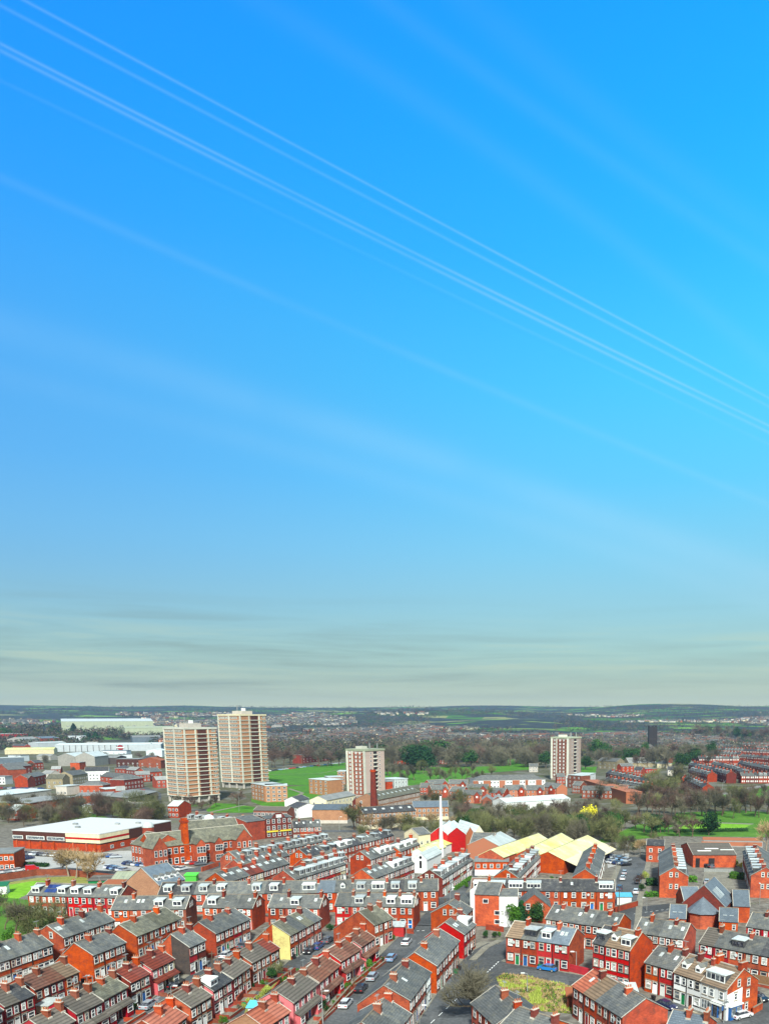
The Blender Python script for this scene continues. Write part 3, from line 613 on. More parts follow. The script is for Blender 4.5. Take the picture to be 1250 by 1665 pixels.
def tower(label, px, py, th, wl, wr, h, floors, style):
    P0 = G(px, py); a = -th
    # local x runs along the left face to the near corner
    ux, uy = cos(a), sin(a)
    loc = (P0.x-ux*wl, P0.y-uy*wl, 0)
    root = thing('tower_block', label, 'tower block', loc, a, 'tower blocks')
    gh = 4.2 if style == 'A' else 3.0; fh = (h-gh-1)/floors
    if style == 'A':
        piece('wall', lambda m: (m.box(0, wl, 0, wr, gh, h-.6, 'towerbrown')), root)
        piece('ground_floor', lambda m: (m.box(1.5, wl-1.5, 1.5, wr-1.5, 0, gh, 'concrete'), [m.box(x-.5, x+.5, y-.5, y+.5, 0, gh, 'render') for x in (.6, wl*.33, wl*.66, wl-.6) for y in (.6,)], [m.box(wl-1.1, wl-.1, y-.5, y+.5, 0, gh, 'render') for y in (wr*.33, wr*.66, wr-.6)]), root)
        def rf(m): m.box(-.5, wl+.5, -.5, wr+.5, h-.6, h+.5, 'band' if px < 330 else 'cream'); m.box(wl*.3, wl*.75, wr*.3, wr*.7, h+.5, h+3, 'render'); m.box(wl*.4, wl*.42, wr*.4, wr*.42, h+3, h+7, 'metal'); m.box(wl*.6, wl*.68, wr*.4, wr*.5, h+3, h+5, 'frame')
        piece('roof', rf, root)
        for x0, x1 in ((0, .02), (.485, .515), (.975, 1.0)): piece('pier', lambda m: m.box(wl*x0-.2, wl*x1+.25, -.45, .3, gh, h-.6, 'band'), root)
        for y0, y1, c in ((.31, .35, 'band'), (.71, .75, 'band')): piece('pier', lambda m: m.box(wl-.3, wl+.4, wr*y0, wr*y1, gh, h-.6, c), root)
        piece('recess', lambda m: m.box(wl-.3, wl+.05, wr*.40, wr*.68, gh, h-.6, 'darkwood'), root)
        def wn(w):
            def f():
                m = MB(); m.box(-w/2, w/2, -.1, .05, 0, 1.35, 'band'); n = max(2, round(w/1.5))
                for k in range(n):
                    xa = -w/2+w*k/n+.25; xb = -w/2+w*(k+1)/n-.25; m.face([(xa, -.11, .25), (xb, -.11, .25), (xb, -.11, 1.12), (xa, -.11, 1.12)], 'glass2' if k % 2 else 'glass')
                return m.mesh('window')
            return cached(('tw', round(w, 2)), f)
        for j in range(floors):
            z = gh+fh*j
            piece('floor_band', lambda m: (m.box(-.3, wl+.5, -.5, wr+.3, z-.16, z+.24, 'band')), root)
            for x0, x1 in ((.05, .46), (.54, .86)): put('window', wn(wl*(x1-x0)), root, (wl*(x0+x1)/2, -.04, z+1.15))
            for yy in (.15,): put('window', wn(wr*.12), root, (wl+.02, wr*.91, z+1.2), pi/2)
    else:
        piece('wall', lambda m: (m.box(0, wl, 0, wr, 0, h-.8, 'taupe'), m.box(.1, wl-.1, -.12, 0, gh, h-1.8, 'brown')), root)
        piece('roof', lambda m: (m.box(-.4, wl+.4, -.4, wr+.4, h-.8, h+.4, 'palegreen'), m.box(wl*.2, wl*.5, wr*.3, wr*.6, h+.4, h+2.0, 'band'), m.box(wl*.8, wl*.84, wr*.4, wr*.44, h+.4, h+4, 'metal'), m.box(wl*.9, wl*.93, wr*.7, wr*.73, h+.4, h+4, 'metal')), root)
        for x0, x1 in ((0, .10), (.29, .36), (.89, 1.0)):
            piece('pier', lambda m: m.box(wl*x0, wl*x1, -.35, .2, gh*.4, h-.8, 'band'), root)
        for j in range(floors):
            z = gh+fh*j
            for x in (.20, .52, .72): put('window', win_mesh(1.7, 1.5, True, 'curtain', False), root, (wl*x, -.13, z+.7))
            for y in (.28, .74): put('window', win_mesh(1.2, 1.1, True, 'glass', False), root, (wl, wr*y, z+.8), pi/2)
            piece('balcony', lambda m: (m.box(wl, wl+.8, wr*.42, wr*.60, z, z+.7, 'band'), m.box(wl, wl+.03, wr*.42, wr*.60, z+.7, z+fh-.25, 'black')), root)
            piece('floor_line', lambda m: m.box(-.02, wl+.03, -.37, wr, z-.06, z+.06, 'render'), root) if j else None
    return root
# ---------------------------------------------------------------- trees
def branchy(rnd, mbt, mbc, p, d, ln, r, depth, maxd, up, spread, counts, leafm, trm, thin):
    segs = 3; q = p; dd = d.copy(); pts = [p]
    for i in range(segs):
        dd = (dd+Vector((rnd.gauss(0, .14), rnd.gauss(0, .14), rnd.gauss(0, .08)+up*.10))).normalized(); nq = q+dd*(ln/segs)
        ra = r*(1-.6*i/segs); rb = r*(1-.6*(i+1)/segs)
        mb = mbt if depth < 2 else mbc
        mb.tube(q, nq, max(ra, thin), max(rb, thin), trm if depth < 2 else leafm, 6 if depth == 0 else (4 if depth == 1 else 3)); q = nq; pts.append(q)
    if depth >= maxd: return
    for k in range(counts[depth]):
        t = rnd.uniform(.45 if depth == 0 else .25, 1.0); i = min(segs-1, int(t*segs)); b = pts[i].lerp(pts[i+1], t*segs-i)
        a = rnd.uniform(0, 2*pi); e = rnd.uniform(.45, 1.0)*spread
        side = dd.orthogonal().normalized(); side.rotate(__import__('mathutils').Quaternion(dd, a))
        nd_ = (dd*(1-.35*e)+side*e).normalized()
        if nd_.z < -.1: nd_.z = .05
        branchy(rnd, mbt, mbc, b, nd_, ln*rnd.uniform(.55, .8), r*.5, depth+1, maxd, up, spread, counts, leafm, trm, thin)
def tree_proto(kind, seed):
    rnd = random.Random(seed*7+3); t = MB(); c = MB()   # unit: about 1 high scaled by 10 m
    lm, bm = {'bare': ('twig', 'bark'), 'barered': ('twigred', 'bark'), 'bareolive': ('twigolive', 'bark'), 'baretan': ('twigtan', 'barkpale'), 'big': ('twig', 'bark')}.get(kind, (None, 'bark'))
    if lm:
        cn = (7, 6, 5, 3) if kind != 'big' else (9, 8, 6, 5)
        branchy(rnd, t, c, Vector((0, 0, 0)), Vector((0, 0, 1)), 3.6 if kind != 'big' else 2.6, .22, 0, 4, 1.0, .95, cn, lm, bm, .028 if kind != 'big' else .0085)
    else:
        lf = {'ever': 'ever', 'conifer': 'ever', 'leafy': 'leafgreen', 'yellow': 'leafyellow', 'lime': 'leaflime', 'dark': 'leafdark', 'bushbare': 'twigolive', 'bushbrown': 'twig', 'bushred': 'twigred'}[kind]
        tw = kind.startswith('bush')
        t.tube(Vector((0, 0, 0)), Vector((0, 0, 4)), .25, .12, 'bark', 6)
        lobes = [(Vector((rnd.gauss(0, 1.5), rnd.gauss(0, 1.5), rnd.uniform(3, 7.6))), rnd.uniform(1.5, 2.6)) for _ in range(11)]+[(Vector((0, 0, 5)), 2.8)]
        if kind == 'conifer': lobes = [(Vector((rnd.gauss(0, .25), rnd.gauss(0, .25), z)), (10.5-z)*.30) for z in [1.2+.8*k for k in range(11)]]
        if tw: lobes = [(Vector((rnd.gauss(0, 1.8), rnd.gauss(0, 1.8), rnd.uniform(1.5, 6.5))), rnd.uniform(1.6, 2.8)) for _ in range(12)]
        for p, r in lobes:
            t.tube(Vector((0, 0, max(1, p.z-3))), p, .1, .04, 'bark', 4)
            for k in range(150 if not tw else 190):
                d = Vector((rnd.gauss(0, 1), rnd.gauss(0, 1), rnd.gauss(0, 1))).normalized(); q = p+d*r*rnd.uniform(.5, 1.08)
                if q.z < .2: continue
                if tw:
                    e = q+(d+Vector((rnd.gauss(0, .5), rnd.gauss(0, .5), rnd.uniform(0, 1)))).normalized()*rnd.uniform(.7, 1.4); c.tube(q, e, .045, .02, lf, 3)
                else:
                    s = rnd.uniform(.22, .48); a = Vector((rnd.gauss(0, 1), rnd.gauss(0, 1), rnd.gauss(0, 1))).normalized(); b = a.orthogonal().normalized(); n = (a+d*.8).normalized(); a = n.orthogonal().normalized(); b = n.cross(a)
                    c.face([q-a*s, q-b*s*.7, q+a*s, q+b*s*.7], lf)
    zs = sorted(v[2] for v in c.v); rs = sorted(math.hypot(v[0], v[1]) for v in c.v)
    return t.mesh('trunk'), c.mesh('crown'), zs[int(len(zs)*.998)], rs[int(len(rs)*.96)]
def proto(kind, v): return cached(('tree', kind, v), lambda: tree_proto(kind, v+sum(map(ord, kind))))
TREES = {}    # (group phrase) -> list
TN = {'bare': 'bare grey-brown tree', 'barered': 'bare reddish tree', 'bareolive': 'bare olive-tinted tree', 'baretan': 'pale tan budding tree', 'big': 'broad bare many-branched tree', 'ever': 'dark evergreen tree', 'conifer': 'dark pointed conifer', 'leafy': 'green leafy tree', 'yellow': 'bright yellow flowering tree', 'lime': 'yellow-green budding tree', 'dark': 'deep green leafy tree', 'bushbare': 'olive twiggy shrub', 'bushbrown': 'brown twiggy shrub', 'bushred': 'reddish twiggy shrub'}
trr = random.Random(5)
def tree(kind, px, py, hpx, where, wide=1.0):
    """py: picture row of the foot, hpx: height in picture rows"""
    TREES.setdefault(where, []).append((kind, px, py, hpx, wide))
def flush_trees():
    for where, L_ in TREES.items():
        cnt = {}
        for kind, px, py, hpx, wide in sorted(L_, key=lambda a: a[1]):
            P = G(px, py); i = cnt.get(kind, 0); cnt[kind] = i+1; n = sum(1 for a in L_ if a[0] == kind)
            D = P.y; hm = hpx/1354*D
            lab = (f"{TN[kind]}, {ordn(i)} from left {where}" if n > 1 else f"{TN[kind]} {where}")
            t, c, zt, rt = proto(kind, trr.randrange(1 if kind == 'big' else 3))
            root = thing('shrub' if 'bush' in kind or hm < 3 else 'tree', lab, 'shrub' if 'bush' in kind or hm < 3 else 'tree', P, trr.uniform(0, 6.28), 'trees and shrubs '+where)
            ws = hm*wide*.36/rt; root.scale = (ws, ws, hm/zt)
            put('trunk', t, root); put('crown', c, root)
def scatter(kinds, x0, x1, y0, y1, n, h0, h1, where, wide=(1., 1.5), slope=0):
    for k in range(n):
        px = x0+(x1-x0)*(k+trr.uniform(.05, .95))/n; py = trr.uniform(y0, y1)+slope*(px-x0)
        tree(trr.choice(kinds), px, py, trr.uniform(h0, h1), where, trr.uniform(*wide))
# ---------------------------------------------------------------- cars and street furniture
def car_parts(paint, van=False):
    def body():
        m = MB(); L2, Wd = 2.15, .88
        pr = [(-L2, .35), (-L2, .78), (-L2+.25, .95), (-.9, 1.0), (L2-1.1, 1.0), (L2-.1, .85), (L2, .65), (L2, .35)]
        if van: pr = [(-L2, .35), (-L2, 1.9), (-L2+.1, 2.0), (.6, 2.0), (1.3, 1.25), (L2-.1, 1.05), (L2, .7), (L2, .35)]
        n = len(pr)
        for k in range(n):
            (xa, za), (xb, zb) = pr[k], pr[(k+1) % n]; m.face([(xa, -Wd, za), (xa, Wd, za), (xb, Wd, zb), (xb, -Wd, zb)], paint)
        m.face([(x, -Wd, z) for x, z in pr], paint); m.face([(x, Wd, z) for x, z in reversed(pr)], paint)
        if not van: m.box(-1.25, .55, -.62, .62, 1.38, 1.45, paint)
        return m.mesh('body')
    def gls():
        m = MB()
        if van: m.hexa([(.62, -.80, 1.3), (1.25, -.80, 1.28), (1.25, .80, 1.28), (.62, .80, 1.3), (.55, -.78, 1.9), (.66, -.78, 1.9), (.66, .78, 1.9), (.55, .78, 1.9)], 'glass')
        else: m.hexa([(-1.85, -.84, .97), (1.15, -.84, .99), (1.15, .84, .99), (-1.85, .84, .97), (-1.3, -.64, 1.39), (.6, -.64, 1.39), (.6, .64, 1.39), (-1.3, .64, 1.39)], 'glass')
        return m.mesh('windows')
    def wheel():
        m = MB(); n = 12
        for s_, mt, r in ((.0, 'rubber', .33), (.012, 'metal', .2)):
            pts = [(r*cos(2*pi*k/n), -.1-s_, r*sin(2*pi*k/n)+.33) for k in range(n)]; m.face(pts, mt); m.face([(x, .1+s_, z) for x, _, z in reversed(pts)], mt)
        for k in range(n):
            a, b = 2*pi*k/n, 2*pi*(k+1)/n; m.face([(.33*cos(a), -.1, .33*sin(a)+.33), (.33*cos(a), .1, .33*sin(a)+.33), (.33*cos(b), .1, .33*sin(b)+.33), (.33*cos(b), -.1, .33*sin(b)+.33)], 'rubber')
        return m.mesh('wheel')
    def lamp(c):
        m = MB(); m.box(-.04, .04, -.2, .2, 0, .16, c); return m.mesh('lamp')
    return cached(('cb', paint, van), body), cached(('cg', van), gls), cached('cw', wheel), cached('ch', lambda: lamp('frame')), cached('ct', lambda: lamp('red'))
CP = {'white': 'c_white', 'silver': 'c_silver', 'black': 'c_black', 'blue': 'c_blue', 'bright blue': 'c_bright', 'grey': 'c_grey', 'red': 'c_red', 'pale blue': 'c_lightblue', 'navy': 'c_navy', 'green': 'green'}
def car(px, py, toward, colour, where, full=True, van=False, ang=None, group='cars parked along the streets'):
    P = G(px, py); Q = G(*toward) if ang is None else None
    a = math.atan2(Q.y-P.y, Q.x-P.x) if ang is None else ang
    lab = f"{colour} {'van' if van else 'car'} {where}"
    b, g_, w, hl, tl = car_parts(CP[colour], van)
    root = thing('parked_van' if van else 'parked_car', lab, 'van' if van else 'car', P+Vector((0, 0, .05)), a, group)
    put('body', b, root); put('windows', g_, root)
    if full:
        for x in (-1.35, 1.35):
            for y in (-.8, .8): put('wheel', w, root, (x, y, 0))
        for y in (-.6, .6): put('headlight', hl, root, (2.14, y, .6)); put('taillight', tl, root, (-2.15, y, .65))
    return root
def lamp_post(px, py, top, where, arm=(1, 0)):
    P = G(px, py); D = P.y; h = (py-top)/1354*D
    root = thing('street_lamp', f"grey street lamp {where}", 'street lamp', P, math.atan2(arm[1], arm[0]), 'street lamps')
    piece('pole', lambda m: (m.cyl(0, 0, 0, 1.2, .12, .11, 'metal', 8), m.cyl(0, 0, 1.2, h, .09, .06, 'metal', 8), m.box(0, .9, -.04, .04, h-.06, h+.02, 'metal')), root)
    piece('lamp_head', lambda m: m.box(.5, 1.3, -.16, .16, h-.02, h+.14, 'frame'), root)
def binn(px, py, c='green', where='', k=0):
    P = G(px, py)
    def f():
        m = MB(); m.hexa([(-.24, -.28, .05), (.24, -.28, .05), (.24, .28, .05), (-.24, .28, .05), (-.3, -.36, .95), (.3, -.36, .95), (.3, .36, .95), (-.3, .36, .95)], c); return m.mesh('body')
    def l():
        m = MB(); m.hexa([(-.33, -.4, .96), (.33, -.4, .96), (.33, .4, .96), (-.33, .4, .96), (-.3, -.36, 1.02), (.3, -.36, 1.02), (.3, .36, 1.1), (-.3, .36, 1.1)], c); return m.mesh('lid')
    r = thing('wheelie_bin', f"{c} wheelie bin {where}", 'bin', P, k, 'wheelie bins'); put('body', cached(('bin', c), f), r); put('lid', cached(('binl', c), l), r)
def wallrun(name, label, cat, pts, h, th, m, cap=None, group=None, z0=0):
    P = [G(*p) for p in pts]; o = P[0]; mb = MB()
    for a, b in zip(P, P[1:]):
        d = (b-a).normalized(); n = Vector((-d.y, d.x, 0))*th/2; a_, b_ = a-o, b-o+d*th*.4
        mb.hexa([a_-n, b_-n, b_+n, a_+n, a_-n+Vector((0, 0, h)), b_-n+Vector((0, 0, h)), b_+n+Vector((0, 0, h)), a_+n+Vector((0, 0, h))], m)
        if cap: n2 = n*1.25; mb.hexa([a_-n2+Vector((0, 0, h)), b_-n2+Vector((0, 0, h)), b_+n2+Vector((0, 0, h)), a_+n2+Vector((0, 0, h)), a_-n2+Vector((0, 0, h+.1)), b_-n2+Vector((0, 0, h+.1)), b_+n2+Vector((0, 0, h+.1)), a_+n2+Vector((0, 0, h+.1))], cap)
    return thing(name, label, cat, o, 0, group, mb.mesh(name))
def hedge(label, pts, h, th, lf='leafgreen', group='garden hedges'):
    P = [G(*p) for p in pts]; o = P[0]; mb = MB(); rnd = random.Random(len(label)*31)
    for a, b in zip(P, P[1:]):
        d = b-a; ln = d.length; d.normalize(); n = Vector((-d.y, d.x, 0))
        for k in range(int(ln*th*h*26)+20):
            q = a-o+d*rnd.uniform(0, ln)+n*rnd.uniform(-th/2, th/2)+Vector((0, 0, rnd.uniform(.05, h)*(1-.12*rnd.random()))); s = rnd.uniform(.14, .3)
            x = Vector((rnd.gauss(0, 1), rnd.gauss(0, 1), rnd.gauss(0, 1))).normalized(); y = x.orthogonal().normalized(); mb.face([q-x*s, q-y*s, q+x*s, q+y*s], lf)
    return thing('hedge', label, 'hedge', o, 0, group, mb.mesh('hedge'))
def patch(name, pts, m, z, kind='structure', sub=False):
    P = [G(*p) for p in pts]; mb = MB()
    if max(p.y for p in P) > 1150:    # drape over the rise
        c = sum(P, Vector())/len(P)
    mb.face([(p.x, p.y, p.z+z) for p in P], m)
    me = mb.mesh(name)
    if me.polygons[0].normal.z < 0: me.flip_normals()
    return struct(name, me, kind)
def ribbon(name, pts, w, m, z, off=0, kerb=0):
    P = [G(*p) for p in pts]; mb = MB(); n = len(P); Ns = []
    for i in range(n):
        d = (P[min(n-1, i+1)]-P[max(0, i-1)]); d.z = 0; d.normalize(); Ns.append(Vector((-d.y, d.x, 0)))
    for i in range(n-1):
        a0, a1 = P[i]+Ns[i]*(off-w/2), P[i]+Ns[i]*(off+w/2); b0, b1 = P[i+1]+Ns[i+1]*(off-w/2), P[i+1]+Ns[i+1]*(off+w/2)
        if kerb:
            zz = Vector((0, 0, z)); k = Vector((0, 0, kerb)); mb.hexa([a0+zz-k, b0+zz-k, b1+zz-k, a1+zz-k, a0+zz, b0+zz, b1+zz, a1+zz], m)
        else: mb.face([a0+Vector((0, 0, z)), a1+Vector((0, 0, z)), b1+Vector((0, 0, z)), b0+Vector((0, 0, z))], m)
    me = mb.mesh(name); return struct(name, me)
def street(pts, w, pav=1.8, mat='asphalt', z=.012, sides=(1, 1)):
    ribbon('road', pts, w, mat, z)
    if sides[0]: ribbon('pavement', pts, pav, 'pave', .13, -(w/2+pav/2), .12)
    if sides[1]: ribbon('pavement', pts, pav, 'pave', .13, (w/2+pav/2), .12)
# ================================================================= the land
def land():
    mb = MB(); xs = [-5200, -4200, -3400]+[-2800+100*i for i in range(57)]+[3400, 4200, 5200]; ys = [-60, 0, 60, 120, 300, 500, 700, 900, 1050, 1150]+[1200+50*i for i in range(100)]
    idx = {}
    for j, y in enumerate(ys):
        for i, x in enumerate(xs):
            idx[i, j] = len(mb.v); mb.v.append((x, y, tz(x, y)))
    k = mb.mi('yard')
    for j in range(len(ys)-1):
        for i in range(len(xs)-1): mb.f.append((idx[i, j], idx[i+1, j], idx[i+1, j+1], idx[i, j+1])); mb.m.append(k)
    me = mb.mesh('ground')
    m, t, b = newmat('land'); b.inputs['Roughness'].default_value = .95; b.inputs['Specular IOR Level'].default_value = .05
    g = nd('ShaderNodeNewGeometry', t); sp = nd('ShaderNodeSeparateXYZ', t); lnk(t, g.outputs['Position'], sp.inputs[0])
    def noi(s, d=8, sc=None):
        n = nd('ShaderNodeTexNoise', t); n.inputs['Scale'].default_value = s; n.inputs['Detail'].default_value = d; n.inputs['Roughness'].default_value = .65
        if sc: 
            mp_ = nd('ShaderNodeMapping', t); mp_.inputs['Scale'].default_value = sc; lnk(t, g.outputs['Position'], mp_.inputs[0]); lnk(t, mp_.outputs[0], n.inputs['Vector'])
        else: lnk(t, g.outputs['Position'], n.inputs['Vector'])
        return n.outputs[0]
    def rp(s, cols, const=False):
        r = nd('ShaderNodeValToRGB', t); e = r.color_ramp
        if const: e.interpolation = 'CONSTANT'
        while len(e.elements) < len(cols): e.elements.new(.5)
        for el, (p, c) in zip(e.elements, cols): el.position = p; el.color = c+(1,)
        lnk(t, s, r.inputs[0]); return r.outputs[0]
    def mxx(f, a, c_):
        q = nd('ShaderNodeMix', t, data_type='RGBA')
        if isinstance(f, float): q.inputs[0].default_value = f
        else: lnk(t, f, q.inputs[0])
        lnk(t, a, q.inputs[6]); lnk(t, c_, q.inputs[7]); return q.outputs[2]
    def rg(s, a, c_, o0=0., o1=1.):
        n = nd('ShaderNodeMapRange', t, interpolation_type='SMOOTHSTEP'); lnk(t, s, n.inputs[0])
        for i_, v in zip((1, 2, 3, 4), (a, c_, o0, o1)): n.inputs[i_].default_value = v
        return n.outputs[0]
    near = mxx(noi(1.1, 5), rp(noi(.16), [(.3, (.085, .08, .07)), (.48, (.21, .20, .165)), (.6, (.14, .13, .11)), (.72, (.10, .13, .045))]), rp(noi(.5), [(.4, (.07, .065, .055)), (.6, (.26, .25, .21))]))
    town = rp(noi(.035, 10), [(.3, (.05, .11, .02)), (.42, (.17, .165, .14)), (.5, (.08, .085, .04)), (.58, (.13, .12, .08)), (.66, (.06, .13, .02))])
    vo = nd('ShaderNodeTexVoronoi', t); vo.inputs['Scale'].default_value = .0042; mp_ = nd('ShaderNodeMapping', t); mp_.inputs['Scale'].default_value = (1, .55, 0); mp_.inputs['Rotation'].default_value = (0, 0, .3); lnk(t, g.outputs['Position'], mp_.inputs[0]); lnk(t, mp_.outputs[0], vo.inputs['Vector'])
    spc = nd('ShaderNodeSeparateColor', t); lnk(t, vo.outputs['Color'], spc.inputs[0])
    fields = rp(spc.outputs[0], [(0, (.06, .18, .02)), (.25, (.11, .28, .03)), (.45, (.17, .26, .06)), (.6, (.04, .085, .03)), (.75, (.16, .32, .05)), (.9, (.24, .26, .10))], True)
    fields = mxx(rg(noi(.05, 5), .55, .7), fields, rp(noi(.02), [(.4, (.03, .06, .015)), (.6, (.1, .12, .04))]))
    woods = rp(noi(.06, 6), [(.3, (.016, .024, .030)), (.6, (.045, .055, .055))])
    far = mxx(rg(noi(.0024, 3, (1, 2.2, 0)), .43, .47), fields, woods)
    c = mxx(rg(sp.outputs[1], 340., 520.), near, town); c = mxx(rg(sp.outputs[1], 1250., 1700.), c, far)
    lnk(t, c, b.inputs['Base Color'])
    me.materials.clear(); me.materials.append(m)
    return struct('ground', me)
land()
# ---- grass, bowling greens, parks
patch('bowling_green', [(-20, 1458), (-20, 1445), (55, 1433), (75, 1434), (48, 1453), (30, 1462)], 'bowling', .03)
patch('grass_field', [(-20, 1475), (-20, 1458), (30, 1462), (60, 1466), (110, 1500), (60, 1530), (-20, 1530)], 'lawndark', .02)
patch('grass_bank', [(-20, 1441), (60, 1428), (150, 1424), (190, 1436), (150, 1442), (75, 1434), (55, 1433), (-20, 1445)], 'verge', .02)
patch('grass_field', [(432, 1256), (520, 1243), (562, 1240), (562, 1266), (500, 1278), (440, 1276)], 'lawn', .05)
patch('grass_field', [(408, 1304), (412, 1282), (500, 1278), (560, 1290), (515, 1303), (470, 1312), (430, 1312)], 'lawn', .04)
patch('grass_field', [(335, 1318), (350, 1306), (385, 1308), (418, 1314), (410, 1322), (340, 1322)], 'lawn', .04)
patch('grass_field', [(618, 1284), (618, 1256), (700, 1248), (820, 1246), (860, 1252), (780, 1258), (740, 1272), (680, 1276)], 'lawn', .05)
patch('grass_field', [(818, 1250), (826, 1234), (858, 1236), (868, 1252)], 'lawn', .07)
patch('grass_field', [(945, 1257), (945, 1248), (970, 1247), (968, 1257)], 'lawn', .05)
patch('grass_field', [(1060, 1252), (1062, 1236), (1096, 1230), (1100, 1242)], 'lawndark', .05)
patch('grass_field', [(1170, 1293), (1260, 1276), (1260, 1305), (1185, 1305)], 'lawndark', .05)
patch('grass_field', [(1085, 1342), (1100, 1322), (1205, 1318), (1260, 1322), (1260, 1362), (1080, 1360), (1000, 1370), (960, 1372), (1040, 1340)], 'lawndark', .03)
patch('bowling_green', [(1090, 1348), (1128, 1337.5), (1222, 1341), (1200, 1352)], 'bowling', .05)
patch('path', [(1086, 1347.5), (1127, 1336.5), (1226, 1340), (1222, 1341.5), (1128, 1338), (1092, 1348.5)], 'pave', .08)
patch('waste_ground', [(806, 1590), (820, 1584), (850, 1586), (935, 1606), (935, 1650), (880, 1645), (840, 1615), (812, 1604)], 'rough', .04)
patch('grass_field', [(100, 1335), (110, 1316), (200, 1312), (260, 1330), (180, 1338)], 'lawndark', .03)
patch('car_park', [(16, 1402), (14, 1386), (160, 1388), (196, 1384), (230, 1384), (240, 1398), (330, 1414), (200, 1428), (60, 1412)], 'carpark', .02)
patch('car_park', [(988, 1412), (985, 1392), (1022, 1388), (1022, 1402)], 'carpark', .02)
patch('car_park', [(1138, 1446), (1146, 1416), (1182, 1416), (1196, 1446)], 'pave', .025)
patch('car_park', [(195, 1295), (205, 1280), (240, 1281), (262, 1290), (262, 1320), (240, 1318)], 'asphalt', .02)
patch('yard', [(660, 1480), (700, 1462), (770, 1450), (775, 1475), (720, 1490)], 'asphalt', .008)
# ---- streets
street([(512, 1760), (548, 1665), (576, 1628), (606, 1594), (634, 1564), (660, 1536), (690, 1505)], 7.0)
ribbon('road', [(690, 1506), (716, 1478), (742, 1450), (768, 1418)], 6.0, 'asphalt', .012)
ribbon('road', [(500, 1522), (560, 1519), (700, 1518)], 6.5, 'asphalt', .02)
ribbon('road', [(560, 1487), (720, 1470)], 5.5, 'asphalt', .016)
street([(670, 1800), (722, 1665), (745, 1625), (772, 1582), (795, 1552), (822, 1538)], 9.5, 2.2, sides=(0, 1))
patch('road', [(800, 1606), (770, 1582), (790, 1550), (822, 1528), (826, 1558), (960, 1585), (1010, 1605), (1000, 1620), (930, 1605), (850, 1585)], 'asphalt', .03)
ribbon('pavement', [(818, 1562), (870, 1571), (925, 1581), (990, 1592)], 2.0, 'pave', .14, 0, .12)
ribbon('pavement', [(812, 1530), (790, 1541), (768, 1562)], 1.6, 'pave', .14, 0, .12)
street([(150, 1715), (206, 1660), (262, 1632), (322, 1594), (352, 1572), (392, 1550)], 6.0, 1.8)
street([(400, 1655), (440, 1612), (470, 1580), (500, 1553), (545, 1524)], 5.0, 1.8)
patch('alley_verge', [(392, 1665), (400, 1640), (440, 1606), (468, 1580), (478, 1584), (448, 1612), (410, 1660)], 'verge', .05)
street([(1000, 1520), (1005, 1500), (1012, 1462), (1024, 1426), (1034, 1394)], 8.5, 1.8)
ribbon('road', [(985, 1497), (1020, 1490), (1060, 1479), (1100, 1474), (1160, 1478)], 8.0, 'asphalt', .03)
ribbon('road', [(1150, 1700), (1215, 1662), (1260, 1638), (1330, 1600)], 7.0, 'asphalt', .02)
ribbon('pavement', [(1130, 1665), (1200, 1642), (1240, 1622), (1280, 1602)], 2.0, 'pave', .14, 0, .12)
ribbon('road', [(1040, 1660), (1075, 1640), (1125, 1640)], 6, 'asphalt', .035)
ribbon('road', [(-40, 1432), (30, 1424), (90, 1414), (180, 1422), (330, 1414), (420, 1380), (520, 1352), (600, 1352), (700, 1348)], 9.0, 'asphalt', .03)
ribbon('road', [(700, 1290), (640, 1290), (560, 1316), (470, 1330), (380, 1318), (300, 1318), (200, 1320)], 7.0, 'asphalt', .03)
ribbon('road', [(1000, 1302), (1100, 1298), (1180, 1291), (1270, 1272)], 8.0, 'concrete', .06)
ribbon('path', [(470, 1283), (492, 1290), (480, 1297), (500, 1306)], 2.5, 'pave', .08)
ribbon('path', [(338, 1322), (400, 1309), (440, 1312)], 2.5, 'pave', .08)
ribbon('path', [(440, 1260), (520, 1258), (562, 1250)], 1.5, 'pave', .09)
ribbon('path', [(0, 1300), (110, 1312), (190, 1330), (262, 1322)], 6, 'asphalt', .04)
# road paint
def dashes(pts, n, w=.15):
    P = [G(*p) for p in pts]; mb = MB()
    for a, b in zip(P, P[1:]):
        for k in range(n):
            p = a.lerp(b, k/n); q = a.lerp(b, (k+.5)/n); d = (q-p).normalized(); nn = Vector((-d.y, d.x, 0))*w/2; z = Vector((0, 0, .05)); mb.face([p-nn+z, p+nn+z, q+nn+z, q-nn+z], 'frame')
    struct('road_marking', mb.mesh('road_marking'))
dashes([(792, 1582), (812, 1563)], 6, .25); dashes([(700, 1665), (748, 1620)], 4); dashes([(1030, 1487), (1100, 1477)], 8, .2); dashes([(1160, 1474), (1100, 1474)], 6, .2)
dashes([(690, 1514), (640, 1516)], 6, .3)
# ================================================================= terraces (picture points lie on the visible eave line)
row((-42, 1578.5), (85.2, 1536.2), 7, 'the slate row entering at the west edge', walls='ooooooo', roofs='s', feats='-s-s---')
row((102.4, 1525.4), (185.6, 1496.8), 5, 'the row with the white-windowed gable behind the long-sloped house', walls='ooroo', feats='S-s--', gwin=(1, 0))
row((150.3, 1554), (204, 1533), 3, 'the short row with the long-sloped gable', walls='oor', d=9.6, hr=3.4, yr=4.2, rise=2.3)
row((221.5, 1522.9), (294.4, 1493.4), 4, 'the row ending behind the soot-dark gable', walls='ooro', roofs='m', d=9.6, hr=3.6, yr=4.2, rise=2.4)
row((307, 1541), (333.5, 1529.3), 2, 'the pair with the soot-dark gable', walls='cd', roofs='s', end0='k', d=8.6, hr=4.4, yr=4.2, he=6.2)
row((350, 1519), (406, 1494.7), 4, 'the row with white-painted ground floors', walls='rrco', roofs='ssss', d=9.2, hr=3.8, yr=4.2, rise=2.4)
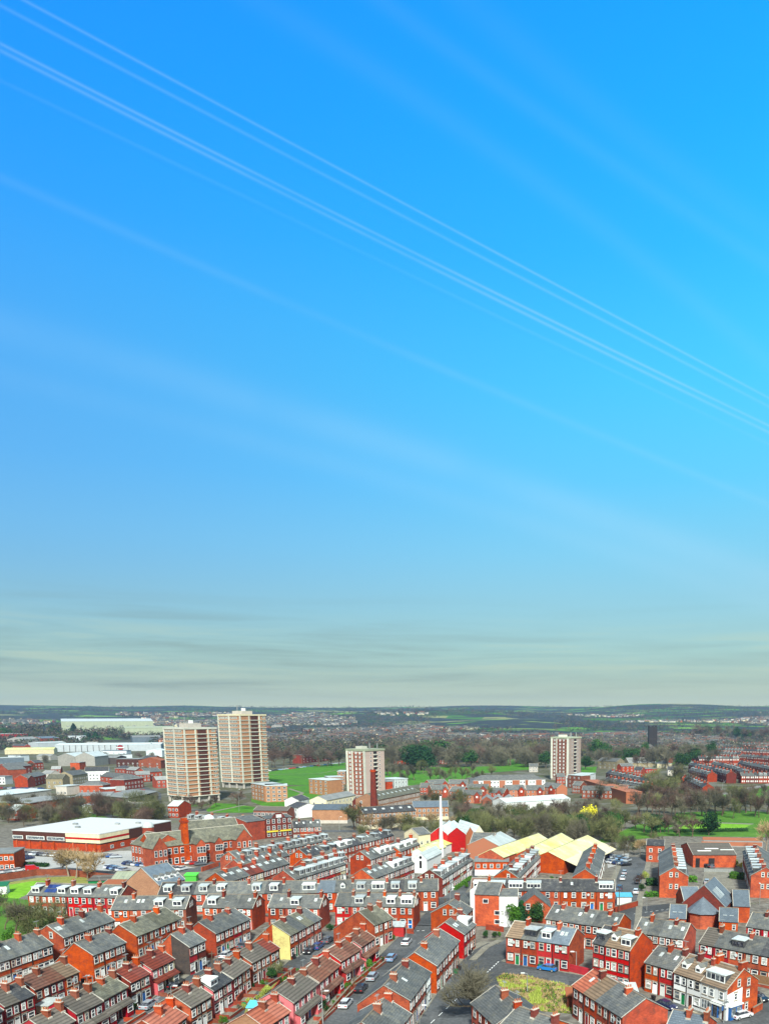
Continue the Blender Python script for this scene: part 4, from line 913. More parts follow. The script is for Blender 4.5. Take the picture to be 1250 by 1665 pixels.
row((470.8, 1521.8), (521.9, 1494.4), 4, 'the row with the pale yellow end wall', walls='orrr', roofs='ms', feats='--S-', end0='y', d=9.4, hr=3.6, yr=4.2, rise=2.4)
row((607.7, 1505), (638, 1493.4), 2, 'the orange pair beside the junction shop', walls='oo', roofs='m', d=12, hr=3.4, yr=4.4, rise=2.8)
row((55.2, 1610.5), (127.5, 1580.5), 3, 'the brown-roofed row near the white canopy', walls='rco', roofs='bbt', lay='T', he=5.2, d=6.6, rise=1.95, fw=3.0)
row((6, 1638), (55, 1618), 2, 'the crimson pair below the brown-roofed row', walls='cc', roofs='gd', lay='T', he=5.2, d=6.6, rise=1.95, fw=3.0)
row((-40, 1664), (4, 1643), 2, 'the pair cut by the lower west corner', walls='cc', roofs='gd', lay='T', he=5.2, d=6.6, rise=1.95)
row((78, 1681), (121, 1660), 2, 'the dark pyramid-roofed pair at the bottom', walls='cr', roofs='g', lay='T', he=5.2, d=6.6, rise=1.95, z=-.4)
row((123, 1649.6), (166.4, 1628.6), 2, 'the crimson pair with lean-to bays', walls='cc', roofs='g', lay='T', he=5.3, d=6.6, rise=1.95, bay=True, fw=3.2)
row((166.4, 1626.6), (206.9, 1604.8), 2, 'the crimson pair above the lean-to bays', walls='cc', roofs='m', lay='T', he=5.3, d=6.6, rise=1.95, bay=True, fw=3.2)
row((211, 1598.4), (243, 1583), 2, 'the pair with a rust-red tiled roof', walls='dR', roofs='r', lay='T', he=5.3, d=6.6, rise=1.95)
row((245.8, 1578), (283, 1560), 2, 'the pair with peach bays by the lane', walls='pm', roofs='r', lay='T', he=5.3, d=6.6, rise=1.95, bay=True, fw=3.2)
row((265, 1681), (304, 1652), 2, 'the salmon hip-roofed pair at the bottom', walls='oo', roofs='o', lay='T', he=5.2, d=6.6, rise=1.95)
row((309, 1639.4), (343.5, 1619), 2, 'the orange pair beside the salmon roof', walls='oo', roofs='g', lay='T', he=5.2, d=6.6, rise=1.95, fw=3.0)
row((346, 1612.5), (376.8, 1593.3), 2, 'the pink pair with the white flat dormer', walls='pp', roofs='d', feats='w-', lay='T', he=5.2, d=6.6, rise=1.95, fw=3.0)
row((378, 1592), (407, 1571.5), 2, 'the pair above the pink houses', walls='co', roofs='g', lay='T', he=5.2, d=6.6, rise=1.95, fw=3.0)
row((408.8, 1566.4), (453.6, 1542), 3, 'the orange row facing the shrub garden', walls='ooo', roofs='ggr', lay='T', he=5.2, d=6.6, rise=1.95, fw=3.0)
row((430, 1672), (471, 1645), 2, 'the salmon-roofed pair by the blue shed', walls='tp', roofs='o', lay='T', he=5.2, d=6.6, rise=1.95)
row((476, 1631.7), (516.3, 1600), 2, 'the peach pair below the brown-tiled houses', walls='pp', roofs='g', lay='T', he=5.2, d=6.6, rise=1.95, bay=True, fw=3.2)
row((517.6, 1598.4), (552, 1570), 2, 'the brown-tiled pair with lean-to bays', walls='pR', roofs='b', lay='T', he=5.2, d=6.6, rise=1.95, bay=True, fw=3.2)
row((553, 1564), (586, 1544), 2, 'the bright red brown-tiled pair', walls='Rp', roofs='b', lay='T', he=5.2, d=6.6, rise=1.95, end0='R', bay=True, fw=3.2)
row((586.7, 1540), (609, 1525), 2, 'the pair with the lilac front', walls='pc', roofs='b', lay='T', he=5.2, d=6.6, rise=1.95, bay=True, fw=3.2)
# rows facing the viewer
row((544.5, 1473), (673, 1475), 5, 'the row starting with the bright red corner house', walls='Rrrrr', roofs='s', feats='-b-bw', d=8.2, chs='11111', gwin=(0, 2), fw=2.4)
row((329, 1475.5), (411, 1477), 3, 'the three-house block behind the white-fronted row', walls='oor', roofs='s', feats='b-s', d=8.2, gwin=(0, 2))
row((435.7, 1475.5), (520, 1477), 3, 'the three-house block behind the yellow gable', walls='rrr', roofs='s', feats='sbs', d=8.2, gwin=(0, 2))
row((180.5, 1479.5), (302, 1478), 4, 'the four-house block behind the mossy-roofed row', walls='ooob', roofs='ss', feats='sSbb', d=8.2, gwin=(0, 2))
row((257, 1455), (712, 1448.6), 16, 'the long row crossing the middle', lod=1, walls='rrrorrrrrrorrroo', roofs='ddssssdssusssdss', feats='bbbb-cb-w-gbwbb-', d=8.2, gwin=(0, 2))
row((45, 1455.5), (194, 1460), 7, 'the row with solar panels by the bowling green', lod=0, walls='rroRRcr', roofs='s', feats='bpbbbsb', d=8.2, fw=2.4)
# centre: two sides of the lamp-lit street
row((632, 1692), (667, 1649), 2, 'the slate pair at the bottom of the centre street', walls='or', roofs='s', d=8.6)
row((665.3, 1627.8), (699.8, 1581.8), 4, 'the row with the white-painted corner front', walls='orrw', roofs='s', feats='-s--', d=9.4, hr=4.6, yr=4.5)
row((709, 1571.5), (746, 1530.4), 4, 'the row with the orange gable by the bare tree', walls='rrrr', roofs='s', end0='o', d=9.2, hr=4.6, yr=4.4)
row((753.6, 1520.3), (772.8, 1503.7), 2, 'the pair with the bright red gable', walls='co', roofs='s', feats='Sw', end0='R', d=9.2, hr=4.6, yr=4.4)
row((757, 1488), (768, 1478), 1, 'the slate house under the white gable wall', walls='o', roofs='s', d=9, gwin=(2, 0), end0='o')
# right foreground
row((822.7, 1523), (925, 1537), 4, 'the red row behind the bright blue car', walls='rrRR', end1='o', roofs='tsuu', feats='-KbS', d=8.6, he=6.2, gwin=(0, 0))
row((886.7, 1494), (1002, 1510.6), 6, 'the long slate row behind the red row', walls='roorro', roofs='s', feats='s-ss-s', d=8.6, he=6)
row((963.8, 1533), (1024.6, 1546.4), 3, 'the three-storey red row with a tan roof', walls='RRR', end1='r', roofs='dtt', feats='Kgb', d=8.4, he=8.6, rise=2.8)
row((1031.6, 1516), (1111.4, 1527.4), 4, 'the slate row below the church hall', walls='rrrr', roofs='s', feats='s-ss', d=8.4, he=6)
row((1048.4, 1565.2), (1096, 1578), 2, 'the orange and red pair beside the white pub terrace', walls='oR', roofs='s', feats='ss', d=8.8, he=6)
row((1096, 1581), (1140, 1595.2), 2, 'the white terrace next to the corner pub', walls='ww', roofs='t', feats='gg', d=8.8, he=6, rise=2.7)
row((1136.5, 1534), (1262, 1558), 5, 'the red and orange row behind the pub', walls='ccooo', roofs='gsssd', feats='--K--', d=8.8, he=6, fw=2.4)
row((1213.3, 1506.5), (1290, 1518), 3, 'the scarlet row at the east edge', walls='Rcc', roofs='s', feats='--k', d=8.4, he=5.6, fw=2.4)
row((930.8, 1603), (1012, 1654.8), 4, 'the row falling towards the lower edge', walls='rrrr', roofs='otss', feats='s---', d=8.8, he=6)
row((766.4, 1631.7), (806, 1668), 2, 'the slate pair under the bare tree', walls='rr', roofs='s', d=9, he=5.8)
row((806, 1675), (872, 1700), 2, 'the pair with a front gable at the lower edge', walls='oo', roofs='s', d=10, he=5.8)
row((1078, 1682), (1136, 1694), 2, 'the slate roofs below the navy car', walls='rr', roofs='u', d=9, he=5.8)
# right middle
row((765, 1447.5), (1000, 1449.8), 8, 'the row with white box dormers east of the centre', lod=0, walls='mooooooo', roofs='bddddddd', feats='wBBB-s-B', d=8.4, gwin=(0, 0))
row((719, 1429), (768, 1398), 9, 'the street of white, red and cream fronts', lod=1, walls='rrwRrmrwr', roofs='s', feats='bbwbbwbbk', d=8, by='the near end', end0='d', gwin=(2, 0))
row((842, 1428), (880, 1391), 9, 'the dormer row beside the yellow sheds', lod=1, walls='rrrrrrwrr', roofs='s', feats='kbwkbwkbb', d=7.6, by='the near end', end0='o', gwin=(1, 0))
row((971, 1428), (983, 1386), 10, 'the chimney-lined row next to the car street', lod=1, walls='o', roofs='s', feats='-', d=7.6, by='the near end', end0='o')
row((1118.8, 1425.6), (1110.5, 1389), 9, 'the row with the tall plain orange gable', lod=1, walls='o', roofs='s', feats='bkbbkbkbb', d=8.4, he=6.8, rise=2.6, by='the near end', end0='o', gwin=(4, 0))
row((1208, 1385), (1221, 1424), 9, 'the dormer row at the east edge', lod=1, walls='rrrrrrroo', roofs='s', feats='bbkbbkbbk', d=8.4, he=6.8, rise=2.6, by='the far end', gwin=(0, 4))
# middle distance, all rising to the upper right
row((370, 1434.6), (470, 1404), 9, 'the row with a rust-coloured roof in its middle', lod=1, walls='roormrrrr', roofs='sssrrssss', feats='S', d=8, end0='o')
row((387, 1398.6), (538, 1365), 12, 'the dormer row below the school', lod=1, walls='o', roofs='s', feats='sbbbbbbbbbbb', d=8, end0='o', gwin=(2, 0))
row((479, 1430.7), (562, 1405), 9, 'the row with closely set dormers', lod=1, walls='rrrrRRRrm', roofs='s', feats='sbbbbbbbb', d=8, end0='r')
row((502, 1394.5), (640, 1358), 12, 'the dark-roofed row beyond the closely set dormers', lod=1, walls='orrrrrrrrrrr', roofs='ddsss', feats='sskkwwsbsbsb', d=8, end0='o', gwin=(2, 0))
row((607.7, 1429), (673, 1404), 8, 'the row with skylights behind the centre street', lod=1, walls='rrrrrrcr', roofs='s', feats='SSSSwwbb', d=8, end0='o')
row((602, 1398), (645, 1384), 5, 'the row with the red two-window gable', lod=1, walls='r', roofs='s', feats='sswww', d=8, end0='r', gwin=(2, 0))
row((650, 1385), (682, 1373), 3, 'the row before the cream gabled house', lod=1, walls='roo', roofs='s', feats='www', d=8, end0='o')
row((396, 1412), (470, 1391), 7, 'the low row between the school row and skylight row', lod=2, walls='r', roofs='s', feats='s', d=7)
row((505, 1412), (565, 1396), 6, 'the row hidden behind the closely set dormers', lod=2, walls='r', roofs='s', feats='b', d=7)
row((300, 1333), (400, 1340), 8, 'the row behind the school roofs', lod=1, walls='rrrrwrrr', roofs='s', feats='bbb-bb--', d=8)
row((476, 1346), (522, 1344), 4, 'the shops beyond the yellow-fronted building', lod=1, walls='drrr', roofs='ddss', feats='ssss', d=8.5, gwin=(0, 4))

# remaining far terraces: past the counted houses, one mass
def far_rows():
    mb = MB(); rnd = random.Random(4)
    for A, B, n, he in [((1112, 1266), (1142, 1281), 7, 5), ((1119, 1243), (1181, 1259), 12, 7.5), ((1136, 1234), (1202, 1234), 12, 7.5), ((1098, 1227), (1126, 1229), 4, 8), ((981, 1269), (1053, 1282), 11, 5.6), ((1156, 1242), (1196, 1251), 9, 7), ((1194, 1252), (1218, 1259), 5, 7), ((1199, 1241), (1262, 1253), 11, 7), ((1202, 1230), (1262, 1234), 10, 7), ((1157, 1219), (1262, 1223), 20, 7), ((1157, 1225), (1203, 1227), 8, 7), ((1203, 1211), (1262, 1211), 9, 7), ((985, 1257), (1056, 1273), 12, 5.5), ((1230, 1216), (1262, 1216), 5, 7), ((1120, 1252), (1150, 1260), 6, 6), ((1205, 1262), (1262, 1262), 8, 6)]:
        pa, pb = G(A[0], A[1], he), G(B[0], B[1], he); u = (pb-pa); u.z = 0; w = u.length/n; u.normalize(); v = Vector((-u.y, u.x, 0))
        for i in range(n):
            m = MB(); g = HG(he, he, 4, he+2.6, 8); wall = rnd.choice(['brick', 'darkbrick', 'brick']); walls_geo(m, g, w, wall); roof_geo(m, g, w, rnd.choice(['slate', 'slate', 'darkslate']), i == 0, i == n-1)
            for x in (.3, .72):
                for z in (1, he-1.9): m.box(w*x-.45, w*x+.45, -.06, 0, z, z+1.4, 'frame')
            if rnd.random() < .6: dormer_geo(m, g, w*.5, 2.3, 'b')
            chim_geo(m, w-.3, 3.4, he+1, he+3.8, .8, 1.4, 'brick')
            base = pa+u*w*i; b0 = len(mb.v)
            mb.v += [tuple(base+u*x+v*y+Vector((0, 0, z))) for x, y, z in m.v]; mb.f += [tuple(k+b0 for k in f) for f in m.f]; mb.m += [mb.mi(m.mats[k]) for k in m.m]
    o = put('distant_terraces', mb.mesh('distant_terraces'), None, label='dark red brick terraces with slate roofs massed on the far eastern slope', category='terraces', kind='stuff')
far_rows()
# ================================================================= single buildings
def P3(px, py, h=0): return G(px, py, h)
# corner pub: white ground and first floors, brown tiled roof, brick gable
rt, lc, rr, w = bld('pub', 'white corner pub with blue shopfront and brown tiled roof', 'pub', (1140, 1595.4), (1182.5, 1609.5), 8.8, 6.0, 2.9, 'white', 'tantile', nx=0)
g = HG(6, 6, 4.4, 8.9, 8.8)
piece('side_wall', lambda m: (m.face([(w+.01, .0, 0), (w+.01, 4.3, 0), (w+.01, 4.3, 5.6), (w+.01, 0, 4.9)], 'white'), m.face([(w+.005, 4.3, 0), (w+.005, 8.8, 0), (w+.005, 8.8, 6), (w+.005, 4.4, 8.9), (w+.005, 0, 6), (w+.005, 0, 4.9), (w+.005, 4.3, 5.6)], 'orange')), rt)
for x in (.15, .42, .78): put('window', win_mesh(1.0, 1.5, True, 'glass2'), rt, (w*x, 0, 3.7))
for y, z in ((2.4, 3.5), (5.6, 1.0), (5.9, 3.4), (6.0, 5.6), (3.2, 5.9)): put('window', win_mesh(.85, 1.3, True, 'glass'), rt, (w+.012, y, z), pi/2)
put('window', win_mesh(2.0, 1.8, True, 'glass2'), rt, (w*.2, 0, .9))
piece('shopfront', lambda m: (m.box(w*.45, w+.35, -.6, -.002, 2.6, 3.0, 'frame'), m.box(w*.45, w+.35, -.62, -.6, 3.0, 3.12, 'greyroof'), m.box(w*.5, w*.72, -.35, -.003, 0, 2.55, 'blue'), m.box(w*.53, w*.69, -.37, -.35, .1, 2.4, 'glass'), m.box(w*.84, w*.93, -.05, -.003, 0, 2.1, 'darkwood')), rt)
piece('bay_window', lambda m: (m.box(w+.013, w+.5, .5, 3.8, 0, 2.6, 'blue'), m.box(w+.5, w+.53, .8, 2.0, .6, 2.3, 'glass2'), m.box(w+.5, w+.53, 2.3, 3.5, .6, 2.3, 'glass2'), m.box(w+.013, w+.7, .3, 4.0, 2.6, 2.85, 'frame')), rt)
piece('hanging_sign', lambda m: (m.box(w*.98, w*.985, -1.3, -.1, 3.0, 3.05, 'black'), m.box(w*.975, w*.99, -1.2, -.3, 2.2, 3.0, 'blue')), rt)
piece('dormer', lambda m: dormer_geo(m, g, w*.45, w*.72, 'b'), rt)
for x in (.05, .93): piece('chimney', lambda m: chim_geo(m, w*x, 4.6, 7.8, 10.3, .8, 1.7, 'brick', 4), rt)
# walk-up block of gable ends behind the evergreens
rt, lc, rr, w = bld('apartment_block', 'brick walk-up block between two white rendered walls', 'apartments', (772, 1506), (811, 1508), 9, 8.6, 2.2, 'orange', 'slate', eave=False, nx=0)
for x, z in ((.45, 6.2), (.93, 3.2), (.93, .8)): put('window', win_mesh(1.5, 1.2, True, 'glass', False), rt, (w*x, 0, z))
piece('side_slab', lambda m: m.box(-1.2, -.01, -.1, 9.1, 0, 9.5, 'white'), rt)
rt, lc, rr, w = bld('house', 'brick house with blank white rendered end wall behind the round green tree', 'house', (811.6, 1508), (842, 1508), 9, 8.4, .8, 'white', 'slate', eave=False, nx=0)
for x, z in ((.7, 5.2), (.15, 3.2), (.15, .8)): put('window', win_mesh(1.0, 1.3, True, 'curtain', False), rt, (w*x, 0, z))
rt, lc, rr, w = bld('house', 'brick house with a wide sloping gable behind the dark evergreen', 'house', (842.8, 1503), (894, 1503), 9, 4.6, 3.4, 'orange', 'slate', eave=False, kind='cross')
for x in (.3, .7): put('window', win_mesh(1.1, 1.5, True, 'glass'), rt, (w*x, 0, 3.9))
rt, lc, rr, w = bld('house', 'orange brick gabled house wedged before the white slab wall', 'house', (730, 1503), (763, 1504), 7, 4.2, 2.6, 'orange', 'slate', eave=False, kind='cross')
put('window', win_mesh(2.0, 1.2, True, 'glass'), rt, (w*.55, 0, 3.6))
# church hall with slate roofs and an eight-sided apse
rt, lc, rr, w = bld('church_hall', 'red brick church hall with steep blue-grey slate roofs and an eight-sided apse', 'church hall', (1178, 1475), (1192.4, 1459), 11, 5.5, 5.2, 'darkbrick', 'blueslate', sky=0)
for k in range(5): piece('rooflight', lambda m: sky_geo(m, HG(5.5, 5.5, 5.5, 10.7, 11), w*(.18+.09*k), 1.5, .35, 2.2, 'lead'), rt)
for A, B, dp, h, rs in (((1088, 1492.5), (1115, 1494), 8, 3.4, 2.6), ((1169, 1497.6), (1199.6, 1499.4), 7, 3.4, 2.6), ((1112, 1466), (1140, 1465.5), 8, 4.4, 3.2), ((1192, 1473), (1219, 1474), 9, 4.6, 3.4)):
    r2, lc2, rr2, w2 = bld('church_hall', '', '', A, B, dp, h, rs, 'orange', 'blueslate', root=rt, nx=0)
    if h < 4:
        for x in (.3, .65): put('rooflight', cached('chsky', lambda: (lambda m: (m.box(-.5, .5, 0, .9, 0, .08, 'lead'), m.mesh('rooflight'))[1])(MB())), rt, lc2(w2*x, 1.3, h+1.15), rr2)
        put('window', win_mesh(.9, 1.3, True, 'glass'), rt, lc2(w2*.2, 0, 1.2), rr2); put('window', win_mesh(.9, 1.3, True, 'glass'), rt, lc2(w2*.8, 0, 1.2), rr2)
pc = P3(1142, 1506); ang0 = rt.rotation_euler.z
def apse(m):
    r = 4.0; n = 8; c = [(r*cos(2*pi*(k+.5)/n), r*sin(2*pi*(k+.5)/n)) for k in range(n)]
    for k in range(n):
        (xa, ya), (xb, yb) = c[k], c[(k+1) % n]; m.face([(xa, ya, 0), (xb, yb, 0), (xb, yb, 4.1), (xa, ya, 4.1)], 'orange'); m.face([(xa*1.12, ya*1.12, 4.0), (xb*1.12, yb*1.12, 4.0), (0, .6, 7.7)], 'blueslate'); m.face([(xa*.98, ya*.98, 4.02), (xb*.98, yb*.98, 4.02), (xb*1.13, yb*1.13, 3.95), (xa*1.13, ya*1.13, 3.95)], 'black')
d = Vector((pc.x-rt.location.x, pc.y-rt.location.y)); piece('apse', apse, rt, (d.x*cos(-ang0)-d.y*sin(-ang0), d.x*sin(-ang0)+d.y*cos(-ang0)+0, 0), -ang0)
# new apartments with a grey-blue roof
rt, lc, rr, w = bld('apartment_block', 'new block with pinkish brick gable and blue-grey roof of four dormers', 'apartments', (258, 1440), (300, 1430), 13, 5.6, 4.6, 'tan', 'blueslate')
for k in range(4): piece('dormer', lambda m: dormer_geo(m, HG(5.6, 5.6, 6.5, 10.2, 13), w*(.14+.24*k), 1.4, 'g'), rt)
bld('hall', 'low hall with pale green-yellow roof beside the new block', 'hall', (180, 1432), (230, 1431), 12, 3.5, 1.6, 'render', 'palegreen', nx=4, nz=1)
bld('hall', 'low hall with tan felt roof below the pale green one', 'hall', (165, 1440), (205, 1440), 9, 3, .8, 'render', 'pot', nx=0)
bld('pavilion', 'dark green bowling club hut with flat roof', 'hut', (143, 1433), (177, 1432), 6, 3.0, .4, 'green', 'greytile', kind='mono')
bld('pavilion', 'small white and green hut at the corner of the bowling green', 'hut', (-6, 1442), (10, 1441), 4, 2.6, .4, 'frame', 'green', kind='mono')
bld('flats', 'brick flats with black square emblem at the west edge', 'flats', (-30, 1390), (22, 1388), 12, 6.4, .4, 'orange', 'greyroof', nx=6, nz=2, kind='flat')
# supermarket
rt, lc, rr, w = bld('supermarket', 'supermarket with huge white flat roof and cream fascia with a red stripe', 'supermarket', (20, 1351), (162, 1357.6), 43, 7.2, 0, 'darkwood', 'white', kind='flat', ov=.15)
def fas(m):
    for x0, x1, y in ((w*.62, w+.3, -.3),):
        m.box(x0, x1, -.35, 0, 3.6, 7.1, 'cream'); m.box(x0-.02, x1+.02, -.4, -.34, 4.9, 5.7, 'red')
    m.box(w, w+.35, -.35, 16, 3.6, 7.1, 'cream'); m.box(w+.34, w+.4, -.4, 16.02, 4.9, 5.7, 'red')
piece('fascia', fas, rt)
piece('brick_base', lambda m: m.box(-.1, w+.1, -.12, 43.1, 0, 3.0, 'brick'), rt)
for x0, x1 in ((.0, .12), (.16, .37), (.40, .6)): piece('window', lambda m: (m.box(w*x0, w*x1, -.15, 0, 3.9, 5.4, 'frame'), m.box(w*x0+.3, w*x1-.3, -.17, -.14, 4.1, 5.2, 'glass2')), rt)
for x in (.05, .2, .33, .48, .7, .85, .95): piece('pillar', lambda m: m.box(w*x-.3, w*x+.3, -.6, -.1, 0, 3.4, 'orange'), rt)
for y in (6, 12, 18, 24, 30, 36): put('window', win_mesh(1.8, 1.4, True, 'glass2', False), rt, (w+.1, y, .8), pi/2)
for x, y in ((.5, 12), (.7, 25), (.3, 20), (.85, 30)): piece('roof_vent', lambda m: m.box(w*x-1, w*x+1, y-.6, y+.6, 7.5, 8.3, 'metal'), rt)
# Victorian school
rt, lc, rr, w = bld('school', 'Victorian orange brick school with grey roofs, gables and a tall square chimney', 'school', (248, 1379), (409, 1361.5), 14, 7.6, 4.2, 'orange', 'mossslate', nx=16, nz=2, fl=3.7, win=(1.5, 2.2), z1=.8)
for A, B in (((249, 1380), (272, 1377)), ((384, 1365.5), (410, 1362.5)), ((320, 1373), (334, 1371.5)), ((350, 1369.5), (362, 1368))):
    r2, lc2, rr2, w2 = bld('school', '', '', A, B, 8, 7.9, 3.6 if w > 0 and A[0] in (249, 384) else 1.6, 'orange', 'mossslate', root=rt, kind='cross', nx=3, nz=2, fl=3.7, win=(1.1, 2.3), z1=.8)
bld('school', '', '', (213, 1372.5), (246, 1378.5), 13, 7.6, 3.8, 'orange', 'mossslate', root=rt, nx=6, nz=2, fl=3.7, win=(1.1, 2.2), z1=.8)
bld('school', '', '', (300, 1352), (388, 1345), 9, 8.4, 3.4, 'orange', 'mossslate', root=rt, nx=0)
q = P3(302, 1405); d = Vector((q.x-rt.location.x, q.y-rt.location.y)); a = -rt.rotation_euler.z
piece('chimney', lambda m: (m.box(-1, 1, -1, 1, 0, 15.6, 'orange'), m.box(-1.25, 1.25, -1.25, 1.25, 15.6, 16.4, 'brick'), m.box(-.9, .9, -.9, .9, 16.4, 17.2, 'orange')), rt, (d.x*cos(a)-d.y*sin(a), d.x*sin(a)+d.y*cos(a)-1, 0))
def dome(m):
    for k in range(5):
        r0, r1 = 2.4*cos(k*pi/10), 2.4*cos((k+1)*pi/10); m.cyl(0, 0, 8+2.4*sin(k*pi/10), 8+2.4*sin((k+1)*pi/10), r0, max(r1, .05), 'pale', 12, False)
    m.cyl(0, 0, 5, 8, 2.3, 2.3, 'brick', 12)
for px, py, lb in ((243, 1376, 'white domed rooftop ventilator tower behind the school gables'), (342, 1362, 'white domed rooftop structure behind the school centre')):
    q = P3(px, py); o = thing('domed_tower', lb, 'dome', q, 0, None); piece('dome', dome, o)
# yellow-fronted shop building
rt, lc, rr, w = bld('shop_building', 'three-storey red brick building with a gabled front and yellow shop fascias', 'shops', (433, 1364), (476, 1360), 12, 8.8, .6, 'darkbrick', 'slate', eave=False, nx=5, nz=3, fl=2.9, win=(1.3, 1.9), z1=.7)
piece('gable', lambda m: (m.face([(w*.22, -.1, 8.6), (w*.78, -.1, 8.6), (w*.6, -.1, 11.3), (w*.4, -.1, 11.3)], 'darkbrick'), m.face([(w*.22, .6, 8.6), (w*.4, .6, 11.3), (w*.6, .6, 11.3), (w*.78, .6, 8.6)], 'darkbrick'), m.box(w*.38, w*.62, -.15, .65, 11.25, 11.45, 'lintel'), m.box(w*.4, w*.6, -.14, -.1, 9.0, 10.4, 'frame')), rt)
piece('fascia', lambda m: (m.box(.3, w*.45, -.5, -.01, 2.7, 3.3, 'yellowpaint'), m.box(w*.52, w-.3, -.5, -.01, 2.7, 3.3, 'yellowpaint')), rt)
piece('billboard', lambda m: (m.box(-.25, -.02, 1.5, 8.5, 1.0, 4.2, 'black'), m.box(-.3, -.24, 1.8, 8.2, 1.4, 3.8, 'frame'), m.box(-.33, -.29, 2.4, 7.2, 2.1, 3.1, 'black')), rt)
bld('shop_building', '', '', (402, 1368.5), (432, 1364.2), 18, 8.4, 1.6, 'brick', 'slate', eave=False, root=rt, nx=0)
bld('house', 'cream gabled house with a white dormer west of the red sheds', 'house', (681, 1391), (700, 1388), 9, 8, 2.2, 'cream', 'slate', eave=False, nx=2, nz=2, fl=3, gl='glass')
# red sheds, white shed, yellow sheds
for A, B, lb, wm, h in (((700, 1385), (728, 1386), 'bright red gabled factory shed beside the white mast', 'red', 6.5), ((728.3, 1386), (757, 1385), 'bright red gabled factory shed with a white roof, east of its twin', 'red', 6.5), ((757.4, 1381), (771, 1379.5), 'small salmon-fronted shed with a white roof', 'pot', 5.5), ((772, 1376), (786, 1375), 'small pale yellow gabled shed at the end of the red sheds', 'cream', 5)):
    bld('factory_shed', lb, 'shed', A, B, 22, h+.6, 2.8, wm, 'pale', eave=False, kind='cross')
rt, lc, rr, w = bld('chapel', 'white gabled workshop with a black arched door and round window', 'workshop', (674, 1420), (694, 1421), 16, 5.0, 2.2, 'white', 'pale', eave=False, kind='cross')
piece('door', lambda m: m.box(w*.4, w*.6, -.05, .0, 1.8, 4.4, 'black'), rt)
for k in range(3): piece('round_window', lambda m: m.face([(w*.5+.55*cos(t_*pi/6), -.02, 5.6+.55*sin(t_*pi/6)) for t_ in range(12)], 'black'), rt) if k == 0 else None
for k in range(3): bld('factory_shed', f"white-roofed sloping shed, {ORD[k]} behind the white workshop", 'shed', (694+11*k, 1405-6*k), (714+11*k, 1399-7*k), 8, 3.6, 1.8, 'white', 'shedroof', eave=False)
for A, B, dp, h, rs, lb, wm in (((818, 1394.7), (893, 1366.8), 9.6, 6, 2.4, 'westernmost of the three long yellow-roofed brick sheds', 'orange'), ((882, 1391.5), (931, 1366), 9.6, 6, 2.4, 'middle one of the three long yellow-roofed brick sheds', 'orange'), ((917, 1399.5), (978, 1371), 12, 5, 2.6, 'easternmost and brightest of the three long yellow-roofed brick sheds', 'orange')):
    rt, lc, rr, w = bld('factory_shed', lb, 'shed', A, B, dp, h, rs, wm, 'shedroof')
    if A[0] == 818:
        for k in range(3): put('window', win_mesh(1.8, 2, True, 'glass', False), rt, (0, 1.8+2.4*k, 2.6), -pi/2)
        piece('side_band', lambda m: m.box(-.1, 0, .2, dp-.2, 0, 2.2, 'white'), rt)
    if A[0] == 917: piece('canopy', lambda m: m.hexa([(0, -6, 2.8), (w, -6, 2.8), (w, -.3, 5.0), (0, -.3, 5.0), (0, -6, 3.0), (w, -6, 3.0), (w, -.3, 5.2), (0, -.3, 5.2)], 'cream'), rt); piece('red_band', lambda m: m.box(-.0, w*.6, -5.9, -5.7, 0, 2.8, 'red'), rt)
bld('factory_shed', 'brick shed with red edging and a white roof behind the grey gabled works', 'shed', (812, 1377), (838, 1366), 13, 5.5, 3, 'pot', 'pale')
rt, lc, rr, w = bld('works', 'orange brick works with a dark grey roof and skylights', 'works', (764, 1396), (800, 1397), 14, 6.0, 3.0, 'orange', 'slate', eave=False, nx=2, nz=1, z1=3)
bld('works', 'low white and brick workshop front with a red emblem', 'works', (772, 1424), (826, 1424), 9, 4.8, .3, 'orange', 'greyroof', eave=False, kind='flat', nx=5, nz=1, z1=2.6, base=(2.0, 'white'))
# mast chimney
q = P3(717.5, 1394); o = thing('mast_chimney', 'tall slender white tapering mast beside the red sheds', 'mast', q, 0)
piece('shaft', lambda m: (m.cyl(0, 0, 0, 10, .95, .6, 'frame', 14), m.cyl(0, 0, 10, 23.8, .6, .36, 'frame', 14)), o); piece('cap', lambda m: m.cyl(0, 0, 23.8, 24.3, .4, .4, 'black', 12), o)
# towers
tower('nearer brick and white banded tower block, lower and closer than its twin', 308, 1307, R(35), 22, 22, 46, 16, 'A')
tower('taller cream-topped brick and white banded tower block behind its twin', 397, 1283, R(31), 24, 24, 54, 17, 'A')
tower('red and taupe tower block behind the mill chimney', 596, 1301, R(35), 17.3, 17.3, 32, 11, 'B')
tower('red and taupe tower block standing alone among bare trees', 924, 1270, R(38), 18, 18, 35.5, 11, 'B')
# mill, its chimney and blocks round it
bld('mill', 'long brick mill with a mossy roof of many rooflights', 'mill', (615, 1301), (682.5, 1287.5), 14, 9, 3.2, 'tan', 'mossslate', nx=22, nz=3, fl=2.8, z1=.9, win=(1.1, 1.7), sky=10, g0=2)
bld('mill_annexe', 'dark red gabled annexe at the foot of the mill chimney', 'annexe', (586, 1306), (612, 1304), 9, 7, 3, 'darkbrick', 'slate', nx=3, nz=2, g0=2)
q = P3(608.5, 1331); o = thing('mill_chimney', 'tapering dark red eight-sided mill chimney', 'chimney', q, 0)
piece('shaft', lambda m: m.cyl(0, 0, 0, 24.6, 2.1, 1.35, 'darkbrick', 8), o); piece('cap', lambda m: (m.cyl(0, 0, 24.6, 25.8, 1.6, 1.6, 'brick', 8), m.cyl(0, 0, 1.5, 1.9, 2.0, 2.0, 'lintel', 8)), o)
